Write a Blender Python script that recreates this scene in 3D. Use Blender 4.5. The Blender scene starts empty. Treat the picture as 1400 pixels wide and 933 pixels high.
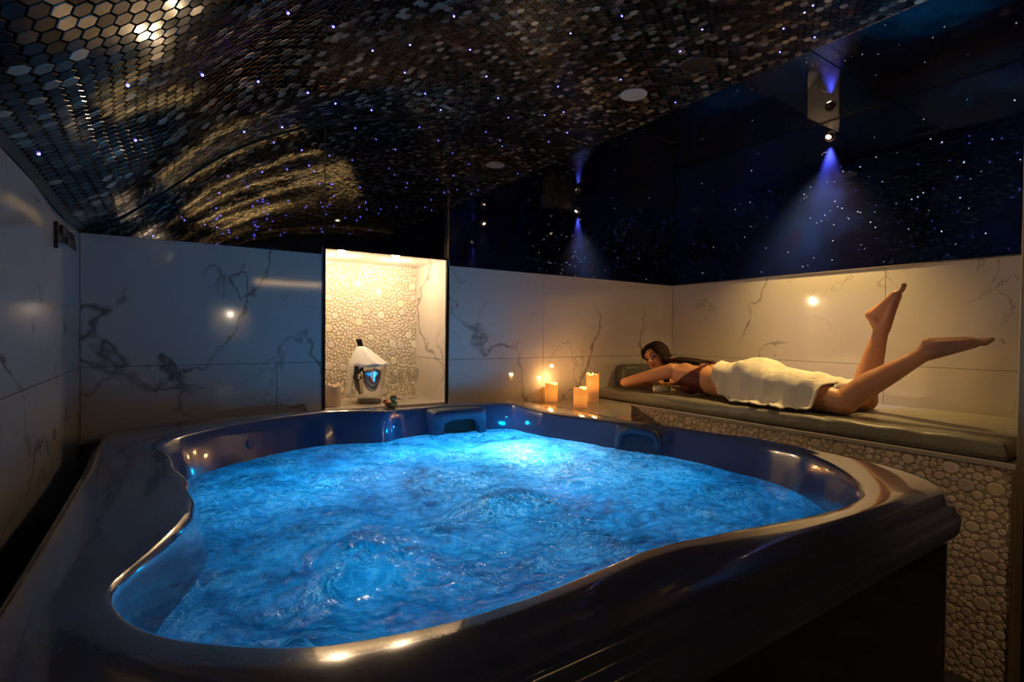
import bpy, bmesh, math, random
from mathutils import Vector, Matrix, noise
from mathutils.bvhtree import BVHTree
random.seed(7)
S = bpy.context.scene
COL = S.collection
PI = math.pi
XL, XR, YB, XE, ZC = -0.337, 3.634, 2.972, 2.67, 2.80   # left wall, right wall, back wall, mosaic edge, flat ceiling
YF = -2.0
# ------------------------------------------------------------------ materials
def mat(name, col=(.5,.5,.5), rough=.5, metal=0., coat=0., spec=.5, **k):
    m = bpy.data.materials.new(name); m.use_nodes = True
    b = m.node_tree.nodes['Principled BSDF']
    b.inputs['Base Color'].default_value = (*col, 1)
    b.inputs['Roughness'].default_value = rough
    b.inputs['Metallic'].default_value = metal
    b.inputs['Coat Weight'].default_value = coat
    b.inputs['Coat Roughness'].default_value = .05
    b.inputs['Specular IOR Level'].default_value = spec
    for kk, v in k.items():
        b.inputs[kk.replace('_', ' ')].default_value = v
    return m
def N(m, t, **k):
    n = m.node_tree.nodes.new(t)
    for a, v in k.items():
        if a.startswith('i_'): n.inputs[a[2:].replace('_', ' ')].default_value = v
        else: setattr(n, a, v)
    return n
def L(m, a, b): m.node_tree.links.new(a, b)
def P(m): return m.node_tree.nodes['Principled BSDF']
def ramp(m, pts):
    r = N(m, 'ShaderNodeValToRGB'); e = r.color_ramp.elements
    while len(e) < len(pts): e.new(.5)
    for i, (p, c) in enumerate(pts): e[i].position = p; e[i].color = (*c, 1) if len(c) == 3 else c
    return r
def bump(m, scale, strength, dist=.01, detail=4, coord='Object'):
    tc = N(m, 'ShaderNodeTexCoord'); nz = N(m, 'ShaderNodeTexNoise', i_Scale=scale, i_Detail=detail)
    b = N(m, 'ShaderNodeBump', i_Strength=strength, i_Distance=dist)
    L(m, tc.outputs[coord], nz.inputs['Vector']); L(m, nz.outputs['Fac'], b.inputs['Height'])
    L(m, b.outputs['Normal'], P(m).inputs['Normal'])
def noisecol(m, scale, c1, c2, lo=.35, hi=.65, detail=5):
    tc = N(m, 'ShaderNodeTexCoord'); nz = N(m, 'ShaderNodeTexNoise', i_Scale=scale, i_Detail=detail)
    r = ramp(m, [(lo, c1), (hi, c2)])
    L(m, tc.outputs['Object'], nz.inputs['Vector']); L(m, nz.outputs['Fac'], r.inputs['Fac'])
    L(m, r.outputs['Color'], P(m).inputs['Base Color'])

def marble(name, base=(.72,.69,.64), vein=(.16,.13,.11), rough=.07, off=(0,0,0)):
    m = mat(name, base, rough, coat=.3)
    tc = N(m, 'ShaderNodeTexCoord'); mp = N(m, 'ShaderNodeMapping'); mp.inputs['Location'].default_value = off
    L(m, tc.outputs['Object'], mp.inputs['Vector'])
    prev = None
    for sc, wd, ms, mlo in ((.85, .0075, 1.3, .50), (1.9, .006, 1.7, .56), (.8, .028, 1.4, .57)):
        nz = N(m, 'ShaderNodeTexNoise', i_Scale=sc, i_Detail=6, i_Roughness=.50, i_Distortion=.35)
        L(m, mp.outputs['Vector'], nz.inputs['Vector'])
        a = N(m, 'ShaderNodeMath', operation='SUBTRACT'); a.inputs[1].default_value = .5
        L(m, nz.outputs['Fac'], a.inputs[0])
        b = N(m, 'ShaderNodeMath', operation='ABSOLUTE'); L(m, a.outputs[0], b.inputs[0])
        r = ramp(m, [(0, (1,1,1)), (wd, (0,0,0))]); L(m, b.outputs[0], r.inputs['Fac'])
        mk = N(m, 'ShaderNodeTexNoise', i_Scale=ms, i_Detail=3)
        mp2 = N(m, 'ShaderNodeMapping'); mp2.inputs['Location'].default_value = (sc*7, 3, 1)
        L(m, mp.outputs['Vector'], mp2.inputs['Vector']); L(m, mp2.outputs['Vector'], mk.inputs['Vector'])
        r2 = ramp(m, [(mlo-.04, (0,0,0)), (mlo+.1, (1,1,1))]); L(m, mk.outputs['Fac'], r2.inputs['Fac'])
        mu = N(m, 'ShaderNodeMath', operation='MULTIPLY'); L(m, r.outputs['Color'], mu.inputs[0]); L(m, r2.outputs['Color'], mu.inputs[1])
        if sc == .8:
            h = N(m, 'ShaderNodeMath', operation='MULTIPLY'); h.inputs[1].default_value = .12; L(m, mu.outputs[0], h.inputs[0]); mu = h
        if prev is None: prev = mu
        else:
            ad = N(m, 'ShaderNodeMath', operation='MAXIMUM'); L(m, prev.outputs[0], ad.inputs[0]); L(m, mu.outputs[0], ad.inputs[1]); prev = ad
    mx = N(m, 'ShaderNodeMix', data_type='RGBA')
    mx.inputs['A'].default_value = (*base, 1); mx.inputs['B'].default_value = (*vein, 1)
    L(m, prev.outputs[0], mx.inputs['Factor']); L(m, mx.outputs['Result'], P(m).inputs['Base Color'])
    return m
M = {}
M['marble'] = marble('marble_wall', vein=(.24,.20,.17), off=(.3, .0, .2))
M['marble_right'] = marble('marble_right_wall', off=(1.7, .6, .9))
M['marble_shaded'] = marble('marble_shaded_wall', base=(.55,.53,.50), off=(5.1, 2.2, .4))  # same marble as other walls, base darkened to put shade in the colour
M['marble_ledge'] = marble('marble_ledge', base=(.52,.47,.42), rough=.10, off=(2, 2, 2))
M['grout'] = mat('grout', (.16,.14,.12), .8)
M['dark'] = mat('dark_plaster', (.015,.015,.018), .6)
M['floor'] = mat('floor_tile', (.05,.045,.042), .25); noisecol(M['floor'], 6, (.03,.03,.03), (.07,.065,.06))
M['black_metal'] = mat('black_metal', (.012,.011,.010), .3, metal=.6)
M['chrome'] = mat('chrome', (.86,.84,.80), .06, metal=1)
M['gold_trim'] = mat('gold_trim', (.80,.64,.38), .42, metal=1)
M['white_paint'] = mat('white_paint', (.62,.56,.48), .5)
M['black_plastic'] = mat('black_plastic', (.010,.010,.012), .45)
# black mirror glass with a star fleck inside
def glass_panel(name, seed):
    m = mat(name, (.005,.006,.034), .035, spec=.6)
    nt = m.node_tree
    gl = N(m, 'ShaderNodeBsdfGlossy'); gl.inputs['Color'].default_value = (.80,.80,.82,1); gl.inputs['Roughness'].default_value = .02
    mx = N(m, 'ShaderNodeMixShader'); mx.inputs[0].default_value = .50
    tc = N(m, 'ShaderNodeTexCoord'); mp = N(m, 'ShaderNodeMapping'); mp.inputs['Location'].default_value = (seed, seed, seed)
    L(m, tc.outputs['Object'], mp.inputs['Vector'])
    vo = N(m, 'ShaderNodeTexVoronoi', i_Scale=26.); L(m, mp.outputs['Vector'], vo.inputs['Vector'])
    lt = N(m, 'ShaderNodeMath', operation='LESS_THAN'); lt.inputs[1].default_value = .075; L(m, vo.outputs['Distance'], lt.inputs[0])
    sp = N(m, 'ShaderNodeSeparateColor'); L(m, vo.outputs['Color'], sp.inputs[0])
    gt = N(m, 'ShaderNodeMath', operation='GREATER_THAN'); gt.inputs[1].default_value = .55; L(m, sp.outputs[0], gt.inputs[0])
    mu = N(m, 'ShaderNodeMath', operation='MULTIPLY'); L(m, lt.outputs[0], mu.inputs[0]); L(m, gt.outputs[0], mu.inputs[1])
    st = N(m, 'ShaderNodeMath', operation='MULTIPLY'); L(m, mu.outputs[0], st.inputs[0]); L(m, sp.outputs[1], st.inputs[1])
    st2 = N(m, 'ShaderNodeMath', operation='MULTIPLY'); L(m, st.outputs[0], st2.inputs[0]); st2.inputs[1].default_value = .22
    L(m, st2.outputs[0], P(m).inputs['Emission Strength']); P(m).inputs['Emission Color'].default_value = (.75,.75,.95,1)
    out = nt.nodes['Material Output']
    L(m, P(m).outputs[0], mx.inputs[1]); L(m, gl.outputs[0], mx.inputs[2]); L(m, mx.outputs[0], out.inputs['Surface'])
    return m, gl, mx
M['mirror'], g1, x1 = glass_panel('black_mirror_glass', 3.3); x1.inputs[0].default_value = .62
P(M['mirror']).inputs['Base Color'].default_value = (.006,.006,.010,1)
for l in list(M['mirror'].node_tree.links):
    if l.to_socket.name == 'Emission Strength': M['mirror'].node_tree.links.remove(l)
P(M['mirror']).inputs['Emission Strength'].default_value = 0
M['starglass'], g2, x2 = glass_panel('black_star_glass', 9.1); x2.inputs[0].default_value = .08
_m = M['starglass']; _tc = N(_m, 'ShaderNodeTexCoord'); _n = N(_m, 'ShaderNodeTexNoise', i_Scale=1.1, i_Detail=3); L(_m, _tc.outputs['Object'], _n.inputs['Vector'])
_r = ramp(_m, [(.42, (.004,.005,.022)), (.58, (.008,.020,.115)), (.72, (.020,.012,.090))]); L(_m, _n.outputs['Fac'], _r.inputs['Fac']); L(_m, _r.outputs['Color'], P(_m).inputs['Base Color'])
M['blackceil'] = mat('black_gloss_ceiling', (.008,.008,.012), .03)
_m = M['blackceil']; _g = N(_m, 'ShaderNodeBsdfGlossy'); _g.inputs['Color'].default_value = (.7,.7,.75,1); _g.inputs['Roughness'].default_value = .02
_x = N(_m, 'ShaderNodeMixShader'); _x.inputs[0].default_value = .40
L(_m, P(_m).outputs[0], _x.inputs[1]); L(_m, _g.outputs[0], _x.inputs[2]); L(_m, _x.outputs[0], _m.node_tree.nodes['Material Output'].inputs['Surface'])
# mosaic tiles: colour from a face attribute
def attrmat(name, rough, metal, coat=0., bumpy=None):
    m = mat(name, (1,1,1), rough, metal, coat=coat)
    a = N(m, 'ShaderNodeAttribute', attribute_name='tone'); L(m, a.outputs['Color'], P(m).inputs['Base Color'])
    return m
M['hex'] = attrmat('hexagon_mosaic_tile', .15, .6)
M['hexgrout'] = mat('mosaic_grout', (.10,.075,.045), .45)
M['pebble'] = attrmat('bubble_mosaic_tile', .22, 0., .2)
M['pebblegrout'] = mat('bubble_mosaic_grout', (.45,.36,.26), .8)
M['tub'] = mat('pearl_acrylic', (.075,.085,.155), .16, coat=1.0, spec=.5); noisecol(M['tub'], 300, (.065,.075,.14), (.085,.095,.17))
M['skirt'] = mat('dark_gloss_cabinet', (.018,.014,.020), .12, coat=.6)
M['pillow'] = mat('spa_pillow', (.05,.055,.10), .45); bump(M['pillow'], 120, .15)
M['spout'] = mat('spout_plastic', (.05,.07,.14), .45)
M['led'] = mat('added_blue_led', (.02,.1,.3), .4); P(M['led']).inputs['Emission Color'].default_value = (.05,.5,1,1); P(M['led']).inputs['Emission Strength'].default_value = 1.2  # glow of the LEDs added to the tub wall
M['black'] = mat('black_void', (.004,.004,.005), .6)

# ------------------------------------------------------------------ helpers
def link(o, parent=None):
    COL.objects.link(o)
    if parent: o.parent = parent
    return o
def obj(name, bm, m, parent=None, smooth=False, loc=None):
    me = bpy.data.meshes.new(name); bm.to_mesh(me); bm.free()
    for mm in (m if isinstance(m, (list, tuple)) else [m]): me.materials.append(mm)
    if smooth:
        me.polygons.foreach_set('use_smooth', [True]*len(me.polygons))
    o = bpy.data.objects.new(name, me); link(o, parent)
    if parent:   # parts are built in world coordinates
        o.matrix_parent_inverse = parent.matrix_world.inverted()
    return o
def tag(o, label=None, cat=None, group=None, kind=None):
    if label: o['label'] = label
    if cat: o['category'] = cat
    if group: o['group'] = group
    if kind: o['kind'] = kind
    return o
def empty(name, loc, label, cat, group=None):
    o = bpy.data.objects.new(name, None); o.location = loc; o.empty_display_size = .05
    o.matrix_world = Matrix.Translation(loc); link(o)
    return tag(o, label, cat, group)
def struct(o): o['kind'] = 'structure'; return o
def box(bm, lo, hi, bev=0., mi=0):
    r = bmesh.ops.create_cube(bm, size=1)
    vs = r['verts']
    for v in vs: v.co = Vector([(lo[i]+hi[i])/2 + v.co[i]*(hi[i]-lo[i]) for i in range(3)])
    fs = set(f for v in vs for f in v.link_faces)
    for f in fs: f.material_index = mi
    if bev > 0:
        es = list(set(e for v in vs for e in v.link_edges))
        rb = bmesh.ops.bevel(bm, geom=es, offset=bev, segments=2, profile=.5, affect='EDGES')
        for f in rb['faces']: f.material_index = mi
def frame_from(d):
    d = Vector(d).normalized(); u = d.orthogonal().normalized(); return u, d.cross(u), d
def tube(bm, pts, radii, seg=12, closed_ends=True, mi=0, up=None):
    pts = [Vector(p) for p in pts]
    if not hasattr(radii, '__len__'): radii = [radii]*len(pts)
    rings = []; u = None
    for i, p in enumerate(pts):
        d = (pts[min(i+1, len(pts)-1)]-pts[max(i-1, 0)]).normalized()
        if u is None: u = d.orthogonal().normalized()
        u = (u - d*u.dot(d)).normalized(); w = d.cross(u)
        rings.append([bm.verts.new(p+(u*math.cos(a)+w*math.sin(a))*radii[i]) for a in [2*PI*k/seg for k in range(seg)]])
    for a, b in zip(rings, rings[1:]):
        for k in range(seg):
            f = bm.faces.new((a[k], a[(k+1)%seg], b[(k+1)%seg], b[k])); f.material_index = mi; f.smooth = True
    if closed_ends:
        for r, rev in ((rings[0], True), (rings[-1], False)):
            f = bm.faces.new(list(reversed(r)) if rev else r); f.material_index = mi
def lathe(bm, prof, loc=(0,0,0), seg=32, mi=0, tilt=None):
    loc = Vector(loc); rings = []
    T = tilt if tilt else Matrix.Identity(3)
    for r, z in prof:
        if r < 1e-6: rings.append([bm.verts.new(loc+T@Vector((0,0,z)))])
        else: rings.append([bm.verts.new(loc+T@Vector((r*math.cos(2*PI*k/seg), r*math.sin(2*PI*k/seg), z))) for k in range(seg)])
    for a, b in zip(rings, rings[1:]):
        for k in range(seg):
            k2 = (k+1)%seg
            if len(a) == 1 and len(b) == 1: continue
            if len(a) == 1: f = bm.faces.new((a[0], b[k2], b[k]))
            elif len(b) == 1: f = bm.faces.new((a[k], a[k2], b[0]))
            else: f = bm.faces.new((a[k], a[k2], b[k2], b[k]))
            f.material_index = mi; f.smooth = True
def ell(bm, c, r, rot=None, seg=20, rings=12):
    res = bmesh.ops.create_uvsphere(bm, u_segments=seg, v_segments=rings, radius=1)
    R = rot if rot else Matrix.Identity(3); c = Vector(c)
    for v in res['verts']: v.co = c + R @ Vector((v.co.x*r[0], v.co.y*r[1], v.co.z*r[2]))
def cap(bm, a, b, r0, r1, n=10, seg=16):
    """tapered capsule"""
    a = Vector(a); b = Vector(b); d = (b-a); ln = d.length; d.normalize(); u, w, _ = frame_from(d)
    prof = []
    for k in range(n): t = -PI/2 + PI/2*k/n; prof.append((r0*math.cos(t), r0*math.sin(t)))
    prof.append((r0, 0)); prof.append((r1, ln))
    for k in range(1, n+1): t = PI/2*k/n; prof.append((r1*math.cos(t), ln+r1*math.sin(t)))
    prof[0] = (0, -r0); prof[-1] = (0, ln+r1)
    R = Matrix((u, w, d)).transposed()
    lathe(bm, prof, a, seg, tilt=R)
def chain(bm, pts, rad):
    for i in range(len(pts)-1): cap(bm, pts[i], pts[i+1], rad[i], rad[i+1])
def evaluated(o):
    dg = bpy.context.evaluated_depsgraph_get(); dg.update()
    return bpy.data.meshes.new_from_object(o.evaluated_get(dg))
def remeshed(name, bm, voxel, smooth_it=4, fac=.5):
    bmesh.ops.recalc_face_normals(bm, faces=bm.faces[:])
    me = bpy.data.meshes.new('tmp'); bm.to_mesh(me); bm.free()
    o = bpy.data.objects.new('tmp', me); COL.objects.link(o)
    md = o.modifiers.new('r', 'REMESH'); md.mode = 'VOXEL'; md.voxel_size = voxel; md.use_smooth_shade = True
    s = o.modifiers.new('s', 'SMOOTH'); s.factor = fac; s.iterations = smooth_it
    me2 = evaluated(o); bpy.data.objects.remove(o); me2.name = name
    me2.polygons.foreach_set('use_smooth', [True]*len(me2.polygons))
    return me2
def meshobj(name, me, m, parent=None):
    me.materials.clear(); me.materials.append(m)
    o = bpy.data.objects.new(name, me); link(o, parent)
    if parent: o.matrix_parent_inverse = parent.matrix_world.inverted()
    return o
def copy_tree(o, parent=None, chmap=None):
    c = o.copy(); COL.objects.link(c)
    if parent: c.parent = parent
    for ch in list(o.children): copy_tree(ch, c)
    return c
def lerp(a, b, t): return a+(b-a)*t
def interp(x, xs, ys):
    if x <= xs[0]: return ys[0]
    for i in range(1, len(xs)):
        if x <= xs[i]: return lerp(ys[i-1], ys[i], (x-xs[i-1])/(xs[i]-xs[i-1]))
    return ys[-1]

# ------------------------------------------------------------------ room shell
bm = bmesh.new(); box(bm, (XL-.2, YF-.2, -.1), (XR+.2, YB+.7, 0)); struct(obj('floor', bm, M['floor']))
def slabs(bm, axis, plane, rects, th=.012, inward=1):
    """tile slabs standing 'th' proud of the backing; rect = (a0, a1, z0, z1)"""
    for a0, a1, z0, z1 in rects:
        g = .0012
        if axis == 'y': box(bm, (a0+g, min(plane, plane+th*-inward), z0+g), (a1-g, max(plane, plane+th*-inward), z1-g), .0008)
        else: box(bm, (min(plane, plane-th*inward), a0+g, z0+g), (max(plane, plane-th*inward), a1-g, z1-g), .0008)
# left wall
bm = bmesh.new()
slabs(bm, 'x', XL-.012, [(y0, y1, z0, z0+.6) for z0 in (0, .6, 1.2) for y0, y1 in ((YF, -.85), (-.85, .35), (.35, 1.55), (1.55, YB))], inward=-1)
wl = struct(obj('wall_left', bm, M['marble_shaded']))
bm = bmesh.new(); box(bm, (XL-.15, YF, 0), (XL-.011, YB+.1, 1.803)); obj('tile_backing', bm, M['grout'], wl)
# back wall
NX0, NX1, NZ0, NZ1, NY = .718, 1.462, .93, 1.832, 3.46
bm = bmesh.new()
xs = [XL, .47, NX0-.012]
rc = []
for z0 in (0, .6, 1.2):
    if z0 == 1.2: rc += [(XL, NX0-.012, z0, 1.8), (NX1+.012, 2.235, z0, 1.8), (2.235, XR, z0, 1.8)]
    else: rc += [(XL, .47, z0, z0+.6), (.47, NX0-.012, z0, z0+.6), (NX1+.012, 2.235, z0, z0+.6), (2.235, XR, z0, z0+.6)]
rc += [(NX0-.012, NX1+.012, 0, .6), (NX0-.012, NX1+.012, .6, NZ0-.02)]
slabs(bm, 'y', YB, rc, inward=-1)
wb = struct(obj('wall_back', bm, M['marble']))
bm = bmesh.new()
for lo, hi in (((XL-.1, YB+.0105, 0), (NX0-.012, YB+.12, 3.0)), ((NX1+.012, YB+.0105, 0), (XR+.1, YB+.12, 3.0)),
               ((NX0-.012, YB+.0105, 0), (NX1+.012, YB+.12, NZ0-.02)), ((NX0-.012, YB+.0105, NZ1+.012), (NX1+.012, YB+.12, 3.0))):
    box(bm, lo, hi)
obj('tile_backing', bm, M['grout'], wb)
bm = bmesh.new()
for x0, x1, z0 in ((XL, NX0-.004, 1.8), (NX0-.004, NX1+.006, NZ1+.012), (NX1+.006, XR, 1.8)):
    box(bm, (x0+.0012, YB+.002, z0), (x1-.0012, YB+.0104, 2.86), .0008)
obj('mirror_panel', bm, M['mirror'], wb)
# niche lining
bm = bmesh.new()
box(bm, (NX1, YB, NZ0), (NX1+.02, NY, 1.1985)); box(bm, (NX1, YB, 1.2008), (NX1+.02, NY, NZ1))
box(bm, (NX0-.02, YB, NZ0), (NX0, NY, 1.1985)); box(bm, (NX0-.02, YB, 1.2008), (NX0, NY, NZ1))
box(bm, (NX0-.02, YB, NZ1), (NX1+.02, NY+.02, NZ1+.012)); box(bm, (NX0-.02, YB-.002, NZ0-.02), (NX1+.02, NY+.02, NZ0))
obj('niche_lining', bm, M['marble_ledge'], wb)
# bubble mosaic: packed discs as raised geometry in one mesh
def pack(w, h, seed, big, small, cap_):
    rnd = random.Random(seed); cell = .03; grid = {}; out = []
    def room(x, y, r):
        ci, cj = int(x//cell), int(y//cell); m_ = r
        for i in range(ci-2, ci+3):
            for j in range(cj-2, cj+3):
                for (a, b, c) in grid.get((i, j), ()):
                    d = math.sqrt((a-x)**2+(b-y)**2)-c-.0011
                    if d < m_:
                        m_ = d
                        if m_ < small: return 0
        return m_
    def put(x, y, r): grid.setdefault((int(x//cell), int(y//cell)), []).append((x, y, r)); out.append((x, y, r))
    for r, n in big:
        for _ in range(int(n*w*h)):
            x = rnd.uniform(-.005, w+.005); y = rnd.uniform(-.005, h+.005)
            if room(x, y, r) >= r: put(x, y, r)
    for frac, n in ((1., 2600), (.82, 5000), (.66, 12000), (.5, 42000)):
        for _ in range(int(n*w*h)):
            x = rnd.uniform(0, w); y = rnd.uniform(0, h); rr = room(x, y, cap_)
            if rr >= max(small, cap_*frac*.93): put(x, y, rr)
    return out
def bubbles(name, origin, U, V, w, h, seed, parent, base, big, small, cap_):
    discs = pack(w, h, seed, big, small, cap_)
    origin, U, V = Vector(origin), Vector(U), Vector(V); W = U.cross(V)
    verts, faces, cols = [], [], []
    rnd = random.Random(seed+1)
    for x, y, r in discs:
        n = 14 if r > .012 else 10; i0 = len(verts); ph = rnd.random()*6; ex = 1+rnd.uniform(-.06, .06)
        for rr, hh in ((1., 0.), (.97, .0022), (.78, .0036)):
            for k in range(n):
                a = 2*PI*k/n+ph
                xx = min(max(x+rr*r*math.cos(a)*ex, 0), w); yy = min(max(y+rr*r*math.sin(a)/ex, 0), h)
                verts.append(origin+U*xx+V*yy+W*hh)
        t = rnd.uniform(.80, 1.12); c = (base[0]*t, base[1]*t*rnd.uniform(.96, 1.03), base[2]*t*rnd.uniform(.88, 1.08), 1)
        for q in (0, n):
            for k in range(n): faces.append((i0+q+k, i0+q+(k+1)%n, i0+q+n+(k+1)%n, i0+q+n+k)); cols.append(c)
        faces.append(tuple(range(i0+2*n, i0+3*n))); cols.append(c)
    me = bpy.data.meshes.new(name); me.from_pydata(verts, [], faces)
    at = me.color_attributes.new('tone', 'FLOAT_COLOR', 'CORNER')
    buf = []
    for f, c in zip(faces, cols): buf += list(c)*len(f)
    at.data.foreach_set('color', buf)
    me.polygons.foreach_set('use_smooth', [len(f) == 4 for f in faces])
    return meshobj(name, me, M['pebble'], parent)
bm = bmesh.new(); box(bm, (NX0-.02, NY, NZ0-.02), (NX1+.02, NY+.03, NZ1+.012)); nb = obj('niche_mosaic_grout', bm, mat('light_grout', (.46,.36,.25), .8), wb)
bubbles('niche_mosaic', (NX0, NY-.0002, NZ0), (1,0,0), (0,0,1), NX1-NX0, NZ1-NZ0, 11, wb, (.72,.66,.56), ((.027, 45), (.022, 30)), .0050, .0100)
# black metal frame of the niche
bm = bmesh.new()
f0, f1 = YB-.006, YB+.012
box(bm, (NX0-.012, f0, NZ0-.01), (NX0, f1, NZ1+.012), .001); box(bm, (NX1, f0, NZ0-.01), (NX1+.012, f1, NZ1+.012), .001)
box(bm, (NX0-.012, f0, NZ1), (NX1+.012, f1, NZ1+.012), .001)
struct(obj('trim_1', bm, M['black_metal']))
# right wall
bm = bmesh.new()
slabs(bm, 'x', XR, [(y0, y1, z0, z0+.6) for z0 in (0, .6, 1.2) for y0, y1 in ((.45, 1.372), (1.372, YB))], inward=-1)
wr = struct(obj('wall_right', bm, M['marble_right']))
bm = bmesh.new(); box(bm, (XR+.011, YF, 0), (XR+.12, YB+.1, 3.0)); obj('tile_backing', bm, M['dark'], wr)
bm = bmesh.new()
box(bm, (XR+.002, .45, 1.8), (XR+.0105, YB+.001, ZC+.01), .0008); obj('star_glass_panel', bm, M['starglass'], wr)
bm = bmesh.new(); box(bm, (XR-.004, .56, 1.7965), (XR+.004, YB, 1.8045), .001); struct(obj('trim_2', bm, mat('brass_strip', (.30,.25,.18), .35, metal=.7)))
bm = bmesh.new(); box(bm, (XR-.003, .5, ZC-.006), (XR+.002, YB, ZC-.001)); box(bm, (XR-.003, YB-.003, 1.8), (XR+.002, YB+.002, ZC-.001))
struct(obj('trim_3', bm, mat('corner_bead', (.10,.09,.07), .25, metal=1)))
M['dimlens'] = mat('dim_diffuser', (.8,.7,.5), .5); P(M['dimlens']).inputs['Emission Color'].default_value = (1,.7,.35,1); P(M['dimlens']).inputs['Emission Strength'].default_value = .8  # glow of the wall light added behind the camera
# front wall and the return wall at the foot of the bench
bm = bmesh.new()
hx0, hx1, hz0, hz1 = .47, .90, 1.26, 1.66
for lo, hi in (((XL-.1, YF-.1, 0), (hx0, YF, 3)), ((hx1, YF-.1, 0), (XR+.1, YF, 3)), ((hx0, YF-.1, 0), (hx1, YF, hz0)), ((hx0, YF-.1, hz1), (hx1, YF, 3))): box(bm, lo, hi)
wf = struct(obj('wall_front', bm, M['dark']))
bm = bmesh.new()
for lo, hi in (((hx0-.02, YF-.3, hz0-.02), (hx1+.02, YF-.28, hz1+.02)), ((hx0-.02, YF-.3, hz0-.02), (hx0, YF-.1, hz1+.02)), ((hx1, YF-.3, hz0-.02), (hx1+.02, YF-.1, hz1+.02)),
               ((hx0-.02, YF-.3, hz0-.02), (hx1+.02, YF-.1, hz0)), ((hx0-.02, YF-.3, hz1), (hx1+.02, YF-.1, hz1+.02))): box(bm, lo, hi)
obj('niche_lining', bm, M['white_paint'], wf)
bm = bmesh.new(); box(bm, (XE, .452, 0), (XR, .556, ZC))
w2 = struct(obj('wall_return', bm, M['dark']))
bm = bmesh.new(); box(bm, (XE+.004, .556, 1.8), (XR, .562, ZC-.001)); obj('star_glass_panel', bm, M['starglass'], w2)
bm = bmesh.new(); box(bm, (XE+.004, .556, 0), (XR, .562, 1.799)); obj('marble_panel', bm, M['marble_shaded'], w2)
bm = bmesh.new(); box(bm, (XE-.004, .545, 0), (XE+.008, .566, ZC-.001), .001); struct(obj('trim_4', bm, M['gold_trim']))
# ------------------------------------------------------------------ vaulted mosaic ceiling
PX = [XL,-.258,-.19,-.025,.057,.2,.367,.543,.733,1.025,1.451,1.949,2.331,XE]
PZ = [1.803,1.84,1.885,2.03,2.107,2.237,2.355,2.45,2.536,2.63,2.72,2.79,2.806,2.80]
def cr(p0, p1, p2, p3, t): return .5*((2*p1)+(-p0+p2)*t+(2*p0-5*p1+4*p2-p3)*t*t+(-p0+3*p1-3*p2+p3)*t**3)
prof = []
for i in range(len(PX)-1):
    a, b, c, d = max(i-1, 0), i, i+1, min(i+2, len(PX)-1)
    for k in range(12):
        t = k/12; prof.append((cr(PX[a], PX[b], PX[c], PX[d], t), cr(PZ[a], PZ[b], PZ[c], PZ[d], t)))
prof.append((PX[-1], PZ[-1]))
for _ in range(8):
    prof = [prof[0]]+[((prof[i-1][0]+2*prof[i][0]+prof[i+1][0])/4, (prof[i-1][1]+2*prof[i][1]+prof[i+1][1])/4) for i in range(1, len(prof)-1)]+[prof[-1]]
arc = [0.]
for a, b in zip(prof, prof[1:]): arc.append(arc[-1]+math.hypot(b[0]-a[0], b[1]-a[1]))
ARC = arc[-1]
def vault(s):
    s = min(max(s, 0), ARC)
    lo, hi = 0, len(arc)-1
    while hi-lo > 1:
        m_ = (lo+hi)//2
        if arc[m_] <= s: lo = m_
        else: hi = m_
    t = (s-arc[lo])/(arc[hi]-arc[lo]); x = lerp(prof[lo][0], prof[hi][0], t); z = lerp(prof[lo][1], prof[hi][1], t)
    tx, tz = prof[hi][0]-prof[lo][0], prof[hi][1]-prof[lo][1]; l = math.hypot(tx, tz)
    return x, z, tx/l, tz/l       # tangent; inward normal = (tz, -tx)
verts, faces, cols, mids = [], [], [], []
NS, NYG = 120, 110
def swell(s_, y):          # gentle undulation of the vault along its length, dying out towards the flat part
    x = vault(s_)[0]; f_ = 1-min(1, max(0, (x-.45)/.9)); f_ = f_*f_*(3-2*f_)
    return .017*f_*(1+math.cos(2*PI*(y-2.42)/1.104))
for i in range(NS+1):
    x, z, tx, tz = vault(ARC*i/NS)
    for j in range(NYG+1):
        y = lerp(YF, YB+.0102, j/NYG); h_ = swell(ARC*i/NS, y)-.004
        verts.append(Vector((x+tz*h_, y, z-tx*h_)))
for i in range(NS):
    for j in range(NYG): q = i*(NYG+1)+j; faces.append((q, q+NYG+1, q+NYG+2, q+1)); mids.append(1); cols.append((.1,.07,.04,1))
AF = .036; RH = AF/math.sqrt(3)*.955; pit = AF*math.sqrt(3)/2
rnd = random.Random(3)
pal = [((.035,.030,.028), 30), ((.012,.011,.012), 26), ((.075,.065,.055), 18), ((.16,.14,.115), 9), ((.34,.30,.24), 9), ((.55,.50,.42), 5), ((.15,.075,.05), 4)]
pk = [c for c, n in pal for _ in range(n)]
rows = int(ARC/pit)
def pt(s, y, hgt):
    x, z, tx, tz = vault(s); hgt += swell(s, y); return Vector((x+tz*hgt, y, z-tx*hgt))
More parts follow.
